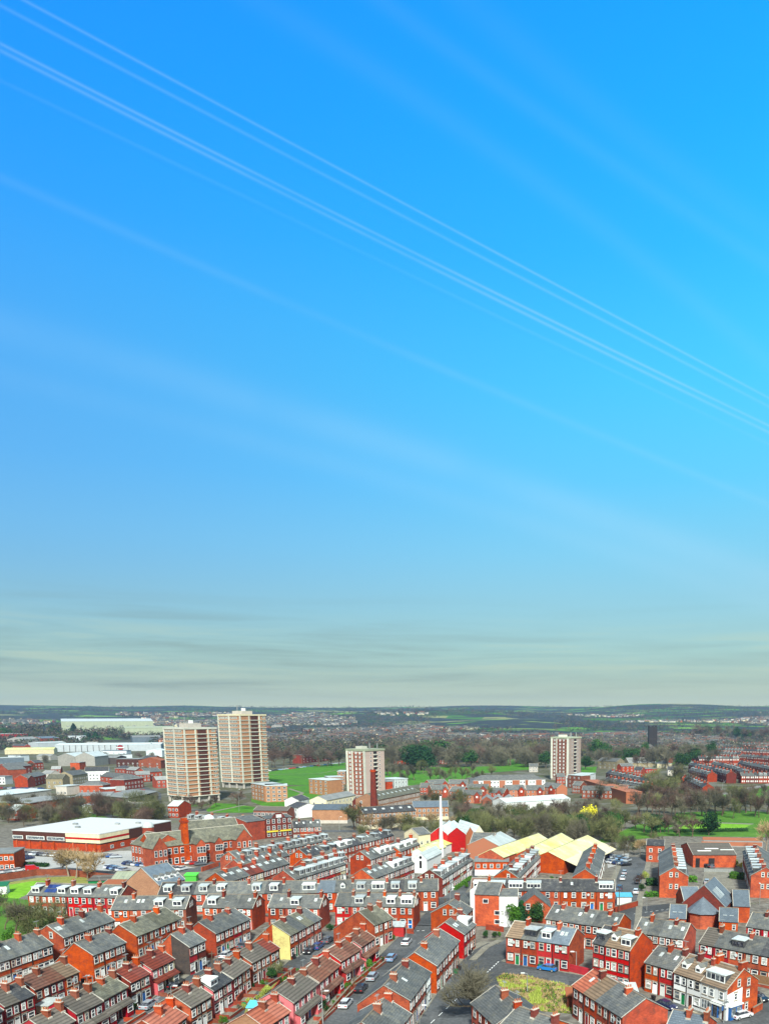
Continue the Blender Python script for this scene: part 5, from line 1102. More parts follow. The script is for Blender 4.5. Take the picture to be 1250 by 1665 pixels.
bld('apartment_block', 'long brick block with cream ground floor and dark roof', 'apartments', (591, 1324), (676, 1318.5), 11, 7.6, 2.6, 'tan', 'darkslate', nx=13, nz=3, fl=2.4, z1=.8, win=(1.2, 1.4), base=(2.0, 'cream'), sky=6, g0=2)
bld('apartment_block', 'short red brick block with cream base beside the mast', 'apartments', (671, 1313), (729, 1312), 11, 6.8, 2.6, 'tan', 'blueslate', nx=8, nz=2, fl=2.6, z1=1.6, win=(1.3, 1.5), base=(1.6, 'cream'))
bld('apartment_block', 'white cubic block above the mill roof', 'apartments', (641, 1268), (662.5, 1266.5), 14, 10, 0, 'pale', 'pale', kind='flat', nx=4, nz=3, z1=1.2, g1=2)
bld('apartment_block', 'plain red brick block between the taupe tower and the white block', 'apartments', (619, 1272), (638, 1271), 12, 9, 0, 'brick', 'greyroof', kind='flat', nx=0)
bld('apartment_block', 'yellowish stone block with a grey roof west of the bare tree', 'apartments', (531, 1302), (578, 1293), 11, 6.5, 2.2, 'cream', 'greyroof', nx=8, nz=2, fl=2.8, g0=2)
bld('works', 'blank pinkish brick works with a blue-grey roof', 'works', (507, 1317), (564, 1317), 14, 7, 2, 'tan', 'blueslate', nx=0, base=(1.6, 'render'))
bld('house', 'white rendered house with dark roof by the bright lawn', 'house', (468, 1328), (486, 1331), 12, 5.5, 2, 'white', 'darkslate', eave=False, nx=2, nz=2, fl=2.6, g0=2)
bld('house', 'white rendered house with dark roof, smaller and behind the other', 'house', (486, 1316), (503, 1312), 9, 5, 2, 'white', 'darkslate', eave=False, nx=3, nz=2, fl=2.4)
bld('house_row', 'low dark-roofed row with white fronts behind the shops', 'houses', (412, 1318), (467, 1319), 9, 5, 1.6, 'brown', 'greytile', nx=9, nz=1, z1=2.4, win=(1.8, 1.4))
for A, B, dp, lb in (((410, 1300), (430, 1304), 14, 'four-storey brick flats with white balconies next to the taller tower'), ((432.5, 1305), (468, 1304), 13, 'four-storey brick flats with white balconies, in front of its neighbour'), ((503, 1291), (534, 1294), 12, 'four-storey brick flats with white window strips by the park'), ((535, 1288), (559, 1287), 12, 'brick flats stepped behind the park flats'), ((549, 1276), (562, 1276), 12, 'narrow brick flats half hidden by the taupe tower')):
    bld('flats', lb, 'flats', A, B, dp, 10.2, 0, 'tan', 'pale', eave=False, kind='flat', nx=4 if B[0]-A[0] > 18 else 2, nz=4, fl=2.45, z1=.8, win=(1.8, 1.4), ov=.25)
# estate of red houses with grey roofs
for k, (A, B) in enumerate([((683, 1281), (703, 1281)), ((702, 1285), (729, 1284)), ((729, 1275), (760, 1275)), ((730, 1287), (752, 1288)), ((752, 1293), (783, 1293)), ((758, 1283), (794, 1283)), ((794, 1289), (819, 1290)), ((823, 1285), (854, 1284)), ((855, 1285), (885, 1285)), ((700, 1276), (728, 1274)), ((880, 1279), (905, 1282))]):
    rt, lc, rr, w = bld('estate_house', f"red brick estate house with grey roof, {ORD[k]} counted outward from the mill", 'house', A, B, 9, 5.2, 2.8, 'pot' if k % 3 else 'brick', 'slate', nx=4, nz=2, fl=2.5, z1=.8, win=(1.1, 1.2), group='red houses of the estate')
    piece('porch_gable', lambda m: (m.face([(w*.6, -1.5, 0), (w*.9, -1.5, 0), (w*.9, -1.5, 5), (w*.75, -1.5, 7.2), (w*.6, -1.5, 5)], 'brick'), m.face([(w*.6, -1.5, 0), (w*.6, -1.5, 5), (w*.6, 0, 5), (w*.6, 0, 0)], 'brick'), m.face([(w*.9, -1.5, 0), (w*.9, 0, 0), (w*.9, 0, 5), (w*.9, -1.5, 5)], 'brick'), m.face([(w*.57, -1.7, 4.7), (w*.75, -1.7, 7.3), (w*.75, 3, 7.3), (w*.57, 3, 4.7)], 'slate'), m.face([(w*.93, -1.7, 4.7), (w*.93, 3, 4.7), (w*.75, 3, 7.3), (w*.75, -1.7, 7.3)], 'slate'), m.box(w*.7, w*.8, -1.56, -1.5, 3.4, 4.6, 'frame')), rt)
rt, lc, rr, w = bld('apartment_block', 'three-storey white and red retirement block with a long grey roof', 'apartments', (769, 1270), (886, 1268), 14, 8.6, 3.4, 'white', 'slate', kind='hip', nx=22, nz=3, fl=2.7, z1=1, win=(1.3, 1.3))
for x0, x1 in ((0, .07), (.14, .24), (.36, .44), (.54, .64), (.72, .76), (.87, .95)): piece('brick_bay', lambda m: m.box(w*x0, w*x1, -.5, -.005, 0, 8.5, 'pot'), rt)
bld('warehouse', 'long white shed with a shallow white roof behind the evergreens', 'warehouse', (822, 1306), (927, 1299), 15, 5, 2, 'white', 'pale', nx=5, nz=1, win=(3, 3.2), z1=.2, gl='glass')
for k in range(3): bld('warehouse', f"brown-gabled low shed, {ORD[k]} in line before the white shed", 'warehouse', (783+18*k, 1312), (799+18*k, 1312), 16, 4, 2, 'brown', 'greyroof', eave=False, kind='cross')
# far right singles
bld('flats', 'brown brick flats at the foot of the lone taupe tower', 'flats', (923, 1281), (944, 1283), 10, 9.5, 0, 'brown', 'pale', eave=False, kind='flat', nx=3, nz=3)
bld('flats', 'white flats with a flat roof beside the brown flats', 'flats', (944.4, 1281), (968, 1274), 12, 8, 0, 'white', 'pale', eave=False, kind='flat', nx=3, nz=3)
bld('brick_hall', 'long blank orange brick hall falling to the east', 'hall', (949, 1269), (1018, 1289), 10, 7, .3, 'pot', 'pot', kind='flat')
bld('house_row', 'brown brick houses with grey roofs before the orange hall', 'houses', (946, 1285), (996, 1286), 9, 5.5, 2.4, 'brown', 'slate', nx=7, nz=2, fl=2.6)
bld('villa', 'yellow stone villa among trees behind the lawn', 'villa', (972, 1250), (1002, 1252), 12, 8, 3, 'stone', 'slate', eave=False, nx=4, nz=2)
rt, lc, rr, w = bld('church', 'dark stone church with a square black tower', 'church', (1046, 1232), (1066, 1229), 16, 9, 6, 'soot', 'greytile', eave=False)
q = G(1060, 1226); D = q.y; d = Vector((q.x-rt.location.x, q.y-rt.location.y)); a = -rt.rotation_euler.z
piece('tower', lambda m: (m.box(-5.4, 5.4, -5.4, 5.4, 0, 39, 'black'), [m.box(-5.8+4.6*k, -4.6+4.6*k, -5.8, 5.8, 4, 40.5, 'black') for k in range(3)], m.box(-5.7, 5.7, -5.7, 5.7, 22, 23, 'soot')), rt, (d.x*cos(a)-d.y*sin(a), d.x*sin(a)+d.y*cos(a), -2), -rt.rotation_euler.z)
bld('church_hall', 'grey-roofed stone school buildings below the black tower', 'hall', (1022, 1249), (1066, 1248), 14, 5, 5, 'stone', 'greyroof', eave=False, nx=6, nz=1)
bld('villa', 'cream hip-roofed lodge at the end of the far terraces', 'lodge', (1068, 1250), (1092, 1250), 14, 5, 3, 'cream', 'slate', eave=False, kind='hip', nx=3, nz=1)
bld('warehouse', 'low red-fascia shop row with white windows', 'shops', (1050, 1258), (1070, 1257), 10, 4, .2, 'red', 'greyroof', eave=False, kind='flat', nx=5, nz=1, win=(1.4, 1.6))
bld('church', 'pale brick church with a steep grey roof among the park trees', 'church', (704, 1234), (734, 1233), 16, 6, 7, 'stone', 'greyroof', eave=False)
bld('house_row', 'white-windowed low houses in front of the steep-roofed church', 'houses', (712, 1243), (745, 1243), 10, 5, 2, 'brown', 'slate', eave=False, nx=7, nz=2, fl=2.4)
bld('house_row', 'three-storey white-windowed block at the top of the park', 'houses', (492, 1242), (541, 1236), 12, 9, 1, 'darkbrick', 'slate', eave=False, nx=10, nz=3, fl=2.8)
# industrial north-west
bld('warehouse', 'enormous pale green warehouse on the skyline', 'warehouse', (101, 1192), (250, 1190), 90, 22, 5, 'palegreen', 'pale', eave=False, nx=7, nz=2, fl=6, z1=6, win=(7, 1.6))
bld('warehouse', 'second pale green warehouse, lower, beside the enormous one', 'warehouse', (204, 1198), (285, 1197), 60, 16, 3, 'palegreen', 'palegreen', eave=False)
rt, lc, rr, w = bld('warehouse', 'long white warehouse with grey posts and a crimson roundel', 'warehouse', (90, 1223), (262, 1221), 50, 9.5, 2, 'shedwall', 'pale', eave=False)
for k in range(12): piece('post', lambda m: m.box(w*(.08+.055*k)-.35, w*(.08+.055*k)+.35, -.3, 0, 0, 9.2, 'soot'), rt)
def rnd_sign(m): c = [(4.2*cos(2*pi*k/16), 4.2*sin(2*pi*k/16)) for k in range(16)]; m.face([(w*.61+x, -.4, 5.4+z*.9) for x, z in c], 'crimson'); m.box(w*.61-5.5, w*.61+5.5, -.5, -.42, 4.6, 6.2, 'frame')
piece('roundel', rnd_sign, rt)
LW = [('warehouse', 'long yellowish ridged factory roof at the west', (8, 1227), (88, 1226), 22, 6, 2.5, 'cream', 'shedroof', 'gable', 0, 0), ('warehouse', 'grey gabled shed with white roof, western of the pair', (95, 1246), (123, 1246), 30, 10, 3.5, 'concrete', 'pale', 'cross', 0, 0), ('warehouse', 'grey gabled shed with white roof, eastern of the pair', (123.5, 1246), (155, 1246), 30, 10, 4.5, 'concrete', 'pale', 'cross', 0, 0),
('warehouse', 'white flat-roofed unit at the western edge', (-10, 1246), (40, 1244), 18, 8, .3, 'blueslate', 'pale', 'flat', 4, 1), ('warehouse', 'pale blue-white gabled unit beside the nearer banded tower', (238, 1231), (264, 1231), 20, 8, 2, 'shedwall', 'pale', 'cross', 0, 0), ('warehouse', 'pale blue low unit under the white warehouse', (165, 1227), (206, 1227), 14, 5, .6, 'shedwall', 'blueslate', 'flat', 5, 1),
('works', 'derelict dark brown works with a flat roof', (190, 1249), (228, 1249), 16, 9, .3, 'darkwood', 'greyroof', 'flat', 5, 2), ('works', 'brick works with a curved tan gable', (226, 1250), (262, 1250), 14, 8, 3, 'brown', 'pot', 'cross', 3, 2),
('house', 'yellow stone gabled house among the red ones', (76, 1283), (103, 1283), 10, 7.5, 3, 'stone', 'mossslate', 'gable', 3, 2), ('house', 'long brick building with a stone gable', (119, 1277), (144, 1273), 12, 7.5, 3, 'stone', 'slate', 'gable', 7, 2), ('house', 'white rendered building with a dark slate roof', (139, 1270), (178, 1269), 11, 8, 3, 'white', 'darkslate', 'gable', 7, 2),
('house', 'orange brick hip-roofed building before the white one', (129, 1291), (168, 1291), 11, 6, 2.6, 'orange', 'slate', 'hip', 4, 1), ('house', 'dark red hip-roofed police-style building', (203, 1285), (234, 1281), 12, 7.5, 3, 'darkbrick', 'slate', 'hip', 6, 2), ('house', 'red gabled building west of the dark red hip roof', (164, 1276), (200, 1280), 11, 6.5, 3, 'brick', 'slate', 'gable', 5, 2),
('house', 'red row with small gables beside the stone house', (46, 1281), (76, 1274), 9, 7, 2.6, 'brick', 'slate', 'gable', 6, 2), ('house', 'grey-roofed house at the head of the red row', (31, 1281), (46, 1281), 10, 6, 2.8, 'brick', 'slate', 'gable', 3, 2), ('house', 'brick building with a grey gable behind the red row', (17, 1263), (52, 1259), 14, 8, 3, 'brick', 'slate', 'gable', 4, 2), ('house', 'plain brick gable at the western edge', (-4, 1268), (15, 1270), 14, 9, 3.5, 'orange', 'slate', 'cross', 0, 0), ('house', 'white-banded low block on the western edge', (-12, 1276), (9, 1276), 10, 6, .4, 'white', 'greyroof', 'flat', 4, 2),
('house', 'red building behind the nearer banded tower', (238, 1270), (264, 1268), 12, 7, 3, 'brick', 'slate', 'gable', 4, 2), ('shop_building', 'long flat retail block with white striped roof', (-10, 1309), (84, 1297), 26, 5, .3, 'concrete', 'pale', 'flat', 12, 1), ('shop_building', 'long blank orange retail block with a flat roof', (50, 1326), (124, 1314), 20, 6.5, .3, 'orange', 'greyroof', 'flat', 0, 0), ('shop_building', 'flat orange retail block with a lilac panel', (124.5, 1313), (181, 1311), 22, 6.5, .3, 'orange', 'greyroof', 'flat', 4, 1),
('shop_building', 'dark low shops under a long sloping grey roof', (212, 1312), (257, 1300), 16, 5, 1.5, 'soot', 'greyroof', 'mono', 6, 1), ('shop_building', 'low white store with grey shutters', (205, 1312), (235, 1315), 9, 4, .3, 'white', 'greyroof', 'flat', 4, 1), ('house', 'gabled brick house with white bargeboards behind the supermarket', (197, 1332), (252, 1331), 10, 5, 3.2, 'brown', 'slate', 'gable', 7, 1), ('shop_building', 'small red shop with a white roof', (172, 1296), (204, 1294), 12, 5, .3, 'brick', 'pale', 'flat', 3, 1), ('shed', 'small white box shed among the shrubs', (132, 1322), (150, 1322), 7, 4, .3, 'white', 'pale', 'flat', 0, 0), ('house', 'orange brick hall with a white roofline behind the hip roof', (115, 1252), (130, 1252), 12, 7, .3, 'orange', 'greyroof', 'flat', 0, 0), ('works', 'long low brown works behind the grey gabled sheds', (160, 1243), (190, 1243), 24, 7, 2, 'soot', 'greyroof', 'gable', 0, 0), ('warehouse', 'white roofed unit west of the crimson roundel', (62, 1216), (108, 1214), 30, 7, 1.5, 'shedwall', 'pale', 'gable', 0, 0), ('warehouse', 'red-fronted unit with teal roof in the estate', (68, 1210), (98, 1208), 30, 9, 3, 'brick', 'blueslate', 'gable', 0, 0), ('warehouse', 'grey ridged unit west of the teal roof', (38, 1212), (66, 1210), 30, 9, 4, 'concrete', 'greyroof', 'gable', 0, 0), ('warehouse', 'magenta-fronted retail shed near the skyline', (0, 1202), (46, 1200), 30, 9, 1, 'crimson', 'pale', 'flat', 0, 0), ('warehouse', 'white unit right under the pale green warehouse', (112, 1206), (148, 1205), 30, 9, 1, 'shedwall', 'pale', 'flat', 0, 0), ('works', 'dark blue-grey works by the nearer tower top', (216, 1208), (262, 1207), 30, 9, 3, 'blueslate', 'greyroof', 'gable', 0, 0)]
for nm, lb, A, B, dp, h, rs, wm, rm_, kd, nx_, nz_ in LW:
    bld(nm, lb, 'building' if nm in ('house', 'works') else nm.replace('_', ' '), A, B, dp, h, rs, wm, rm_, eave=False, kind=kd, nx=nx_, nz=nz_, fl=2.8, z1=.9, win=(1.3, 1.5))
for k, (px, py, wm, nx_, nz_, kd) in enumerate(((14, 1238, 'shedwall', 4, 1, 'flat'), (60, 1236, 'concrete', 5, 1, 'gable'), (84, 1262, 'brick', 3, 2, 'gable'), (57, 1252, 'brick', 3, 2, 'gable'), (68, 1270, 'render', 3, 2, 'gable'), (206, 1264, 'darkbrick', 4, 2, 'gable'), (222, 1272, 'brick', 4, 2, 'gable'), (188, 1262, 'brick', 3, 2, 'hip'), (110, 1290, 'brick', 3, 1, 'flat'), (92, 1293, 'render', 3, 1, 'flat'), (190, 1302, 'orange', 4, 1, 'gable'), (8, 1258, 'brick', 3, 2, 'gable'), (172, 1220, 'white', 4, 1, 'flat'), (140, 1214, 'concrete', 5, 1, 'gable'), (20, 1218, 'brick', 4, 1, 'gable'), (198, 1236, 'shedwall', 4, 1, 'flat'), (232, 1240, 'brown', 3, 2, 'gable'), (255, 1282, 'brick', 3, 2, 'gable'), (12, 1334, 'brick', 4, 2, 'gable'), (274, 1330, 'brick', 3, 2, 'gable'))):
    bld('building', f"small {WN.get(wm, 'grey')} building, {ordn(k)} of those scattered among the western works", 'building', (px, py), (px+trr.uniform(14, 24), py+trr.uniform(-1.5, 1)), trr.uniform(9, 13), trr.uniform(4.5, 7), 2.4 if kd != 'flat' else .3, wm, trr.choice(['slate', 'greyroof', 'pale', 'darkslate']), eave=False, kind=kd, nx=nx_, nz=nz_, fl=2.7, z1=.9, win=(1.3, 1.4), group='small buildings among the western works')
for k, (px, py, wm) in enumerate(((1010, 1256, 'brick'), (1030, 1262, 'brick'), (1072, 1240, 'brick'), (1085, 1262, 'render'), (1000, 1296, 'brick'), (1020, 1300, 'brown'), (930, 1290, 'brown'), (1092, 1275, 'brick'), (905, 1275, 'brick'), (985, 1243, 'stone'), (640, 1243, 'brick'), (668, 1238, 'render'), (760, 1240, 'brick'), (860, 1256, 'render'))):
    bld('house', f"{WN.get(wm, 'grey rendered')} house among trees, {ordn(k)} of the scattered ones beyond the mill", 'house', (px, py), (px+trr.uniform(12, 20), py+trr.uniform(-1, 1.5)), 9, 5.5, 2.6, wm, trr.choice(['slate', 'darkslate', 'browntile']), eave=False, nx=3, nz=2, fl=2.6, z1=.9, group='scattered houses beyond the mill')
# right middle singles
bld('house', 'detached orange house with a dark tiled roof at the head of the car street', 'house', (1050, 1402), (1079, 1403), 9, 6.4, 1.6, 'orange', 'darkslate', eave=False, nx=2, nz=2, fl=2.8)
rt, lc, rr, w = bld('garage', 'wide orange brick garage under a dark grey ribbed roof', 'garage', (1126, 1411), (1196, 1411), 22, 4.6, 2.6, 'orange', 'greytile', eave=False, sky=0)
for x0, x1 in ((.06, .16), (.36, .5)): piece('door', lambda m: m.box(w*x0, w*x1, -.05, 0, 0, 3.4, 'black'), rt)
for x, y in ((.3, 3), (.5, 5), (.85, 4)): piece('roof_panel', lambda m: m.box(w*x-2.5, w*x+2.5, y, y+.9, 4.75+y*.24, 4.85+y*.24+.1, 'frame'), rt)
wallrun('depot_wall', 'long terracotta wall with a raised sign panel below the bowling green', 'wall', [(1140, 1375), (1238, 1377)], 1.7, .4, 'pot', None)
wallrun('depot_wall', 'upper terracotta wall behind the grey yard', 'wall', [(1142, 1366), (1236, 1368)], 1.3, .4, 'pot', None)
patch('yard', [(1142, 1377), (1144, 1367), (1240, 1369), (1240, 1379)], 'concrete', .05)
# lean-tos, sheds, canopies
q = 0
for px, py, wd, dp, h, rm_, wm, lb in ((404, 1658, 2.4, 2, 2.2, 'cyan', 'white', 'small garden shed with a bright blue roof'), (60, 1655, 3.6, 2.6, 2.2, 'lead', 'cream', 'white lean-to canopy beside the crimson pair'), (1008, 1636, 3, 4, 2.6, 'pale', 'soot', 'flat white roofed outbuilding behind the falling row'), (1040, 1598, 4, 4, 2.4, 'salmontile', 'orange', 'low orange outbuilding beside the three-storey red row'), (922, 1640, 3, 3, 2.4, 'pot', 'brown', 'brown shed at the edge of the waste ground'), (1003, 1472, 4, 3, 2.4, 'cyan', 'frame', 'conservatory with a light blue roof at the row end'), (636, 1524, 3, 3, 2.6, 'lead', 'red', 'small red corner shop with a white canopy'), (301, 1434, 3.6, 2.2, 2.0, 'lime', 'lime', 'lime green cabin in the school car park')):
    bld('outbuilding', lb, 'outbuilding', (px, py), (px+wd*1354/G(px, py).y, py), dp, h, .4, wm, rm_, eave=False, kind='mono')
# ---- walls, fences, hedges
bw = 'low garden and yard walls'
wallrun('garden_wall', 'low brick garden wall along the centre street pavement', 'wall', [(520, 1668), (575, 1604), (620, 1566)], .9, .25, 'orange', 'lintel', bw)
wallrun('garden_wall', 'red wall running downhill from the three-storey red row', 'wall', [(925, 1581), (962, 1590)], 1.8, .3, 'crimson', None, bw)
wallrun('garden_wall', 'brick wall with dark palings in front of the bright red corner row', 'wall', [(645, 1517), (672, 1519)], 1.1, .25, 'brick', None, bw)
wallrun('garden_wall', 'white garden wall beside the silver estate car', 'wall', [(225, 1636), (242, 1624)], 1.0, .25, 'white', None, bw)
wallrun('garden_wall', 'brick wall in front of the white dormer row end', 'wall', [(1000, 1484), (1036, 1474)], 1.6, .3, 'brick', 'lintel', bw)
wallrun('garden_wall', 'brick yard wall behind the pub gable', 'wall', [(1224, 1650), (1238, 1642), (1236, 1634)], 1.3, .25, 'orange', 'lintel', bw)
wallrun('garden_wall', 'cream forecourt wall in front of the white terrace', 'wall', [(1112, 1648), (1132, 1655)], .9, .3, 'cream', None, bw)
wallrun('field_wall', 'long dark brick wall above the bowling green bank', 'wall', [(-20, 1436), (60, 1424), (110, 1424), (195, 1434)], 2.2, .35, 'brown', None)
wallrun('garden_wall', 'brick wall beside the school car park', 'wall', [(328, 1418), (355, 1409)], 1.6, .3, 'orange', None, bw)
wallrun('fence', 'pale wooden fence behind the orange houses near the pub', 'fence', [(1226, 1598), (1252, 1604)], 1.8, .1, 'fence', None)
wallrun('fence', 'dark palings round the cul-de-sac by the garage', 'fence', [(1144, 1418), (1192, 1419)], 1.2, .06, 'metal', None)
wallrun('garden_wall', 'brick back wall of the red gabled pair', 'wall', [(790, 1512), (818, 1516)], 1.4, .25, 'brick', None, bw)
for k, (a, b) in enumerate([((460, 1600), (480, 1585)), ((440, 1625), (455, 1606)), ((385, 1635), (400, 1618)), ((130, 1590), (150, 1583)), ((290, 1575), (300, 1568)), ((60, 1530), (75, 1524)), ((350, 1480), (352, 1500)), ((426, 1500), (436, 1500))]): wallrun('garden_wall', f"short brick yard wall, {ORD[k]} of the low walls between back yards", 'wall', [a, b], 1.5, .25, 'brick', None, bw)
hedge('dense green hedge beside the tall plain orange gable', [(1048, 1459), (1069, 1458)], 1.6, 2.2)
hedge('large green hedge at the corner of the east yard', [(1186, 1428), (1208, 1430)], 2.2, 3)
hedge('tall evergreen hedge north of the orange gable', [(1050, 1440), (1068, 1440)], 2.4, 3, 'leafdark')
hedge('clipped hedge beside the lean-to bays', [(196, 1652), (215, 1641)], 1.3, 1.2)
hedge('dark clipped hedge on the far park lawn', [(1096, 1354), (1160, 1353), (1215, 1352)], 1.6, 3, 'leafdark')
hedge('low hedge in the supermarket car park', [(37, 1408), (78, 1410)], 1.4, 2.4, 'leafdark')
hedge('hedge along the fronts of the white, red and cream street', [(740, 1448), (765, 1430)], 1.1, 1.2)
hedge('hedge behind the cul-de-sac fence by the black car', [(1119, 1434), (1132, 1434)], 2.0, 3)
# lamp posts
for a in ((936.5, 1583, 1545, 'beside the red yard wall', (-1, 0)), (857, 1614, 1580, 'on the waste ground', (-1, 0)), (660.7, 1529, 1502, 'at the street corner by the white car', (1, 0)), (151, 1600, 1586, 'below the long-sloped gable', (-1, 0)), (525, 1665, 1606, 'tallest one by the garden hedges at the bottom', (1, 0)), (1234.6, 1472, 1436, 'before the orange gable at the east edge', (0, 1)), (1051, 1481, 1459, 'at the bend below the car street', (-1, 0)), (682, 1665, 1632, 'beside the white-painted corner front', (1, 0)), (631, 1600, 1576, 'behind the chimney in the centre street', (1, 0)), (732, 1470, 1442, 'at the foot of the white, red and cream street', (1, 0)), (389, 1320, 1283, 'on the lawn between the two banded towers', (1, 0)), (552, 1352, 1328, 'beside the main road near the pinkish works', (1, 0)), (280, 1640, 1600, 'halfway along the lane of lean-to bays', (1, 0)), (1176, 1664, 1622, 'in front of the white pub terrace', (1, 0)), (1225, 1288, 1262, 'along the far curved road', (1, 0)), (1174, 1292, 1272, 'along the far curved road beside the bare trees', (1, 0)), (1001, 1440, 1402, 'west side of the car street', (1, 0))):
    lamp_post(*a)
# cars
for a in (((562, 1637), (576, 1620), 'white', 'lowest on the centre street'), ((587, 1612), (600, 1597), 'black', 'behind the white car on the centre street'), ((605.5, 1593), (618, 1578), 'silver', 'third up the centre street'), ((636, 1562), (648, 1548), 'pale blue', 'higher up the centre street'), ((661, 1536), (672, 1523), 'white', 'at the top of the centre street by the lamp'), ((503, 1550), (492, 1560), 'black', 'facing down beside the yellow-ended row'), ((517, 1543), (530, 1533), 'blue', 'between the black and grey ones by the yellow-ended row'), ((533, 1533), (546, 1524), 'grey', 'large and topmost beside the yellow-ended row'), ((243, 1639), (262, 1627), 'silver', 'estate beside the white garden wall'), ((287, 1606), (300, 1598), 'black', 'partly behind chimneys in the lane of bays'), ((369, 1557), (380, 1551), 'white', 'below the white-painted ground floors'), ((397, 1541), (406, 1536), 'grey', 'at the end of the row with white ground floors'), ((890, 1579), (870, 1576), 'bright blue', 'coupe in front of the red row'), ((1083, 1640), (1097, 1646), 'navy', 'in front of the orange and red pair'), ((1205, 1656), (1225, 1651), 'white', 'hatchback at the pub corner'), ((1233, 1627), (1246, 1633), 'black', 'behind the pub yard wall'),
 ((1012, 1431), (1016, 1418), 'white', 'large one high on the west side of the car street'), ((1015, 1422), (1019, 1410), 'silver', 'just above the white one on the car street'), ((1005, 1453), (1008, 1440), 'grey', 'lower west side of the car street'), ((1007, 1447), (1011, 1436), 'navy', 'beside the grey one on the car street'), ((1039, 1429), (1040, 1418), 'black', 'top of the east side of the car street'), ((1037, 1436), (1038, 1425), 'silver', 'below the black one on the car street'), ((1033.5, 1453), (1036, 1440), 'white', 'lowest on the east side of the car street'), ((1149, 1437), (1151, 1427), 'silver', 'alone in the cul-de-sac before the garage'), ((1158, 1412), (1160, 1404), 'grey', 'at the garage door'), ((1148, 1411), (1140, 1409), 'black', 'beside the garage door')):
    (p, q_, c_, wh) = a; car(p[0], p[1], q_, c_, wh)
car(53, 1416, (66, 1415), 'red', 'on the road above the bowling green', van=True)
for k, px in enumerate((-2, 14, 30)): car(px, 1422-k*2, (px+12, 1420-k*2), ('white', 'silver', 'white')[k], f"{ORD[k]} of the queue on the road above the bowling green")
cols = ['white', 'silver', 'black', 'grey', 'blue', 'red', 'white', 'navy', 'silver', 'pale blue']
rc = random.Random(8)
def lot(x0, x1, y0, y1, n, where, ang):
    for k in range(n):
        t_ = (k+.5)/n; car(x0+(x1-x0)*t_, y0+(y1-y0)*t_, None, rc.choice(cols), f"{ordn(k)} from left {where}", full=False, ang=ang, group='cars in the car parks')
lot(24, 92, 1389, 1393, 12, 'in the back row before the supermarket', 1.6); lot(22, 50, 1396, 1398, 4, 'in the front row before the supermarket', 1.2); lot(176, 205, 1412, 1418, 6, 'nearest the tan trees by the school', 1.2); lot(204, 300, 1406, 1416, 13, 'in the school car park row', 1.2); lot(280, 330, 1402, 1408, 6, 'along the school wall', .6)
lot(988, 1022, 1394, 1402, 8, 'in the yard beyond the chimney-lined row', 1.0); lot(988, 1020, 1403, 1409, 5, 'in the front line of the small yard', .4); lot(205, 232, 1290, 1286, 7, 'beside the dark low shops', .5); lot(435, 560, 1255, 1241, 22, 'along the top edge of the park', .1); lot(0, 70, 1283, 1284, 10, 'behind the striped retail roof', 1.0); lot(108, 130, 1282, 1285, 5, 'between stone house and hip roof', .9); lot(985, 1010, 1246, 1246, 4, 'by the yellow stone villa', .2); lot(170, 192, 1394, 1396, 3, 'beside the supermarket corner', .4)
# bins
for k, (px, py, c_, wh) in enumerate(((475, 1584, 'green', 'at the back alley corner'), (397, 1640, 'green', 'behind the pink houses'), (850, 1570, 'green', 'outside the tan-roofed house'), (877, 1576, 'green', 'below the wide dark dormer'), (766, 1549, 'black', 'first by the red gabled pair'), (764, 1553, 'black', 'second by the red gabled pair'), (741, 1584, 'green', 'by the orange gable row'), (712, 1612, 'black', 'before the white corner front'), (478, 1560, 'black', 'beside the yellow end wall'), (905, 1580, 'black', 'beyond the bright blue car'), (1062, 1628, 'black', 'near the navy car'), (747, 1578, 'black', 'next to the green one by the orange gable row'), (135, 1600, 'black', 'under the brown-roofed row'), (302, 1612, 'black', 'in the lane of bays'), (540, 1512, 'green', 'beside the bright red corner house'))): binn(px, py, c_, wh, k*.7)
# ---- trees
def pole(px, py, top, where):
    P = G(px, py); h = (py-top)/1354*P.y
    o = thing('telegraph_pole', f"brown telegraph pole {where}", 'pole', P, .5, 'telegraph poles'); piece('pole', lambda m: m.cyl(0, 0, 0, h, .13, .09, 'bark', 7), o); piece('crossarm', lambda m: m.box(-.7, .7, -.05, .05, h-.5, h-.38, 'bark'), o)
for a_ in ((575, 1604, 1560, 'on the centre street pavement'), (346, 1580, 1545, 'in the lane of bays'), (470, 1600, 1566, 'behind the shrub garden'), (1006, 1485, 1440, 'at the foot of the car street'), (724, 1498, 1458, 'at the junction before the white slab wall'), (232, 1615, 1578, 'between the bays and the long-sloped gable')): pole(*a_)
tree('big', 772, 1654, 104, 'in front of the wide street corner', 1.65)
for px, py, h in ((8, 1512, 50), (26, 1520, 62), (46, 1518, 58), (66, 1514, 55), (88, 1508, 48), (104, 1502, 40), (0, 1490, 45)): tree(trr.choice(['bareolive', 'bare', 'bushbare']), px, py, h, 'in the thicket by the bowling green', 1.35)
tree('leafy', 12, 1538, 28, 'beside the slate row at the west edge', 1.5)
for px, py, h in ((112, 1426, 50), (124, 1428, 48), (142, 1430, 38), (157, 1427, 46), (101, 1420, 36)): tree('baretan', px, py, h, 'on the bank above the bowling green', 1.3)
tree('leafy', 838, 1510, 44, 'round and bright in front of the white end wall', 1.1); tree('conifer', 847, 1506, 44, 'pressed against the round green tree', .9); tree('dark', 872, 1508, 42, 'before the wide sloping gable', 1.0)
for px, py, h, kd in ((790, 1527, 15, 'dark'), (803, 1526, 12, 'dark'), (812, 1524, 10, 'leafy')): tree(kd, px, py, h, 'in the garden behind the red gabled pair', 1.3)
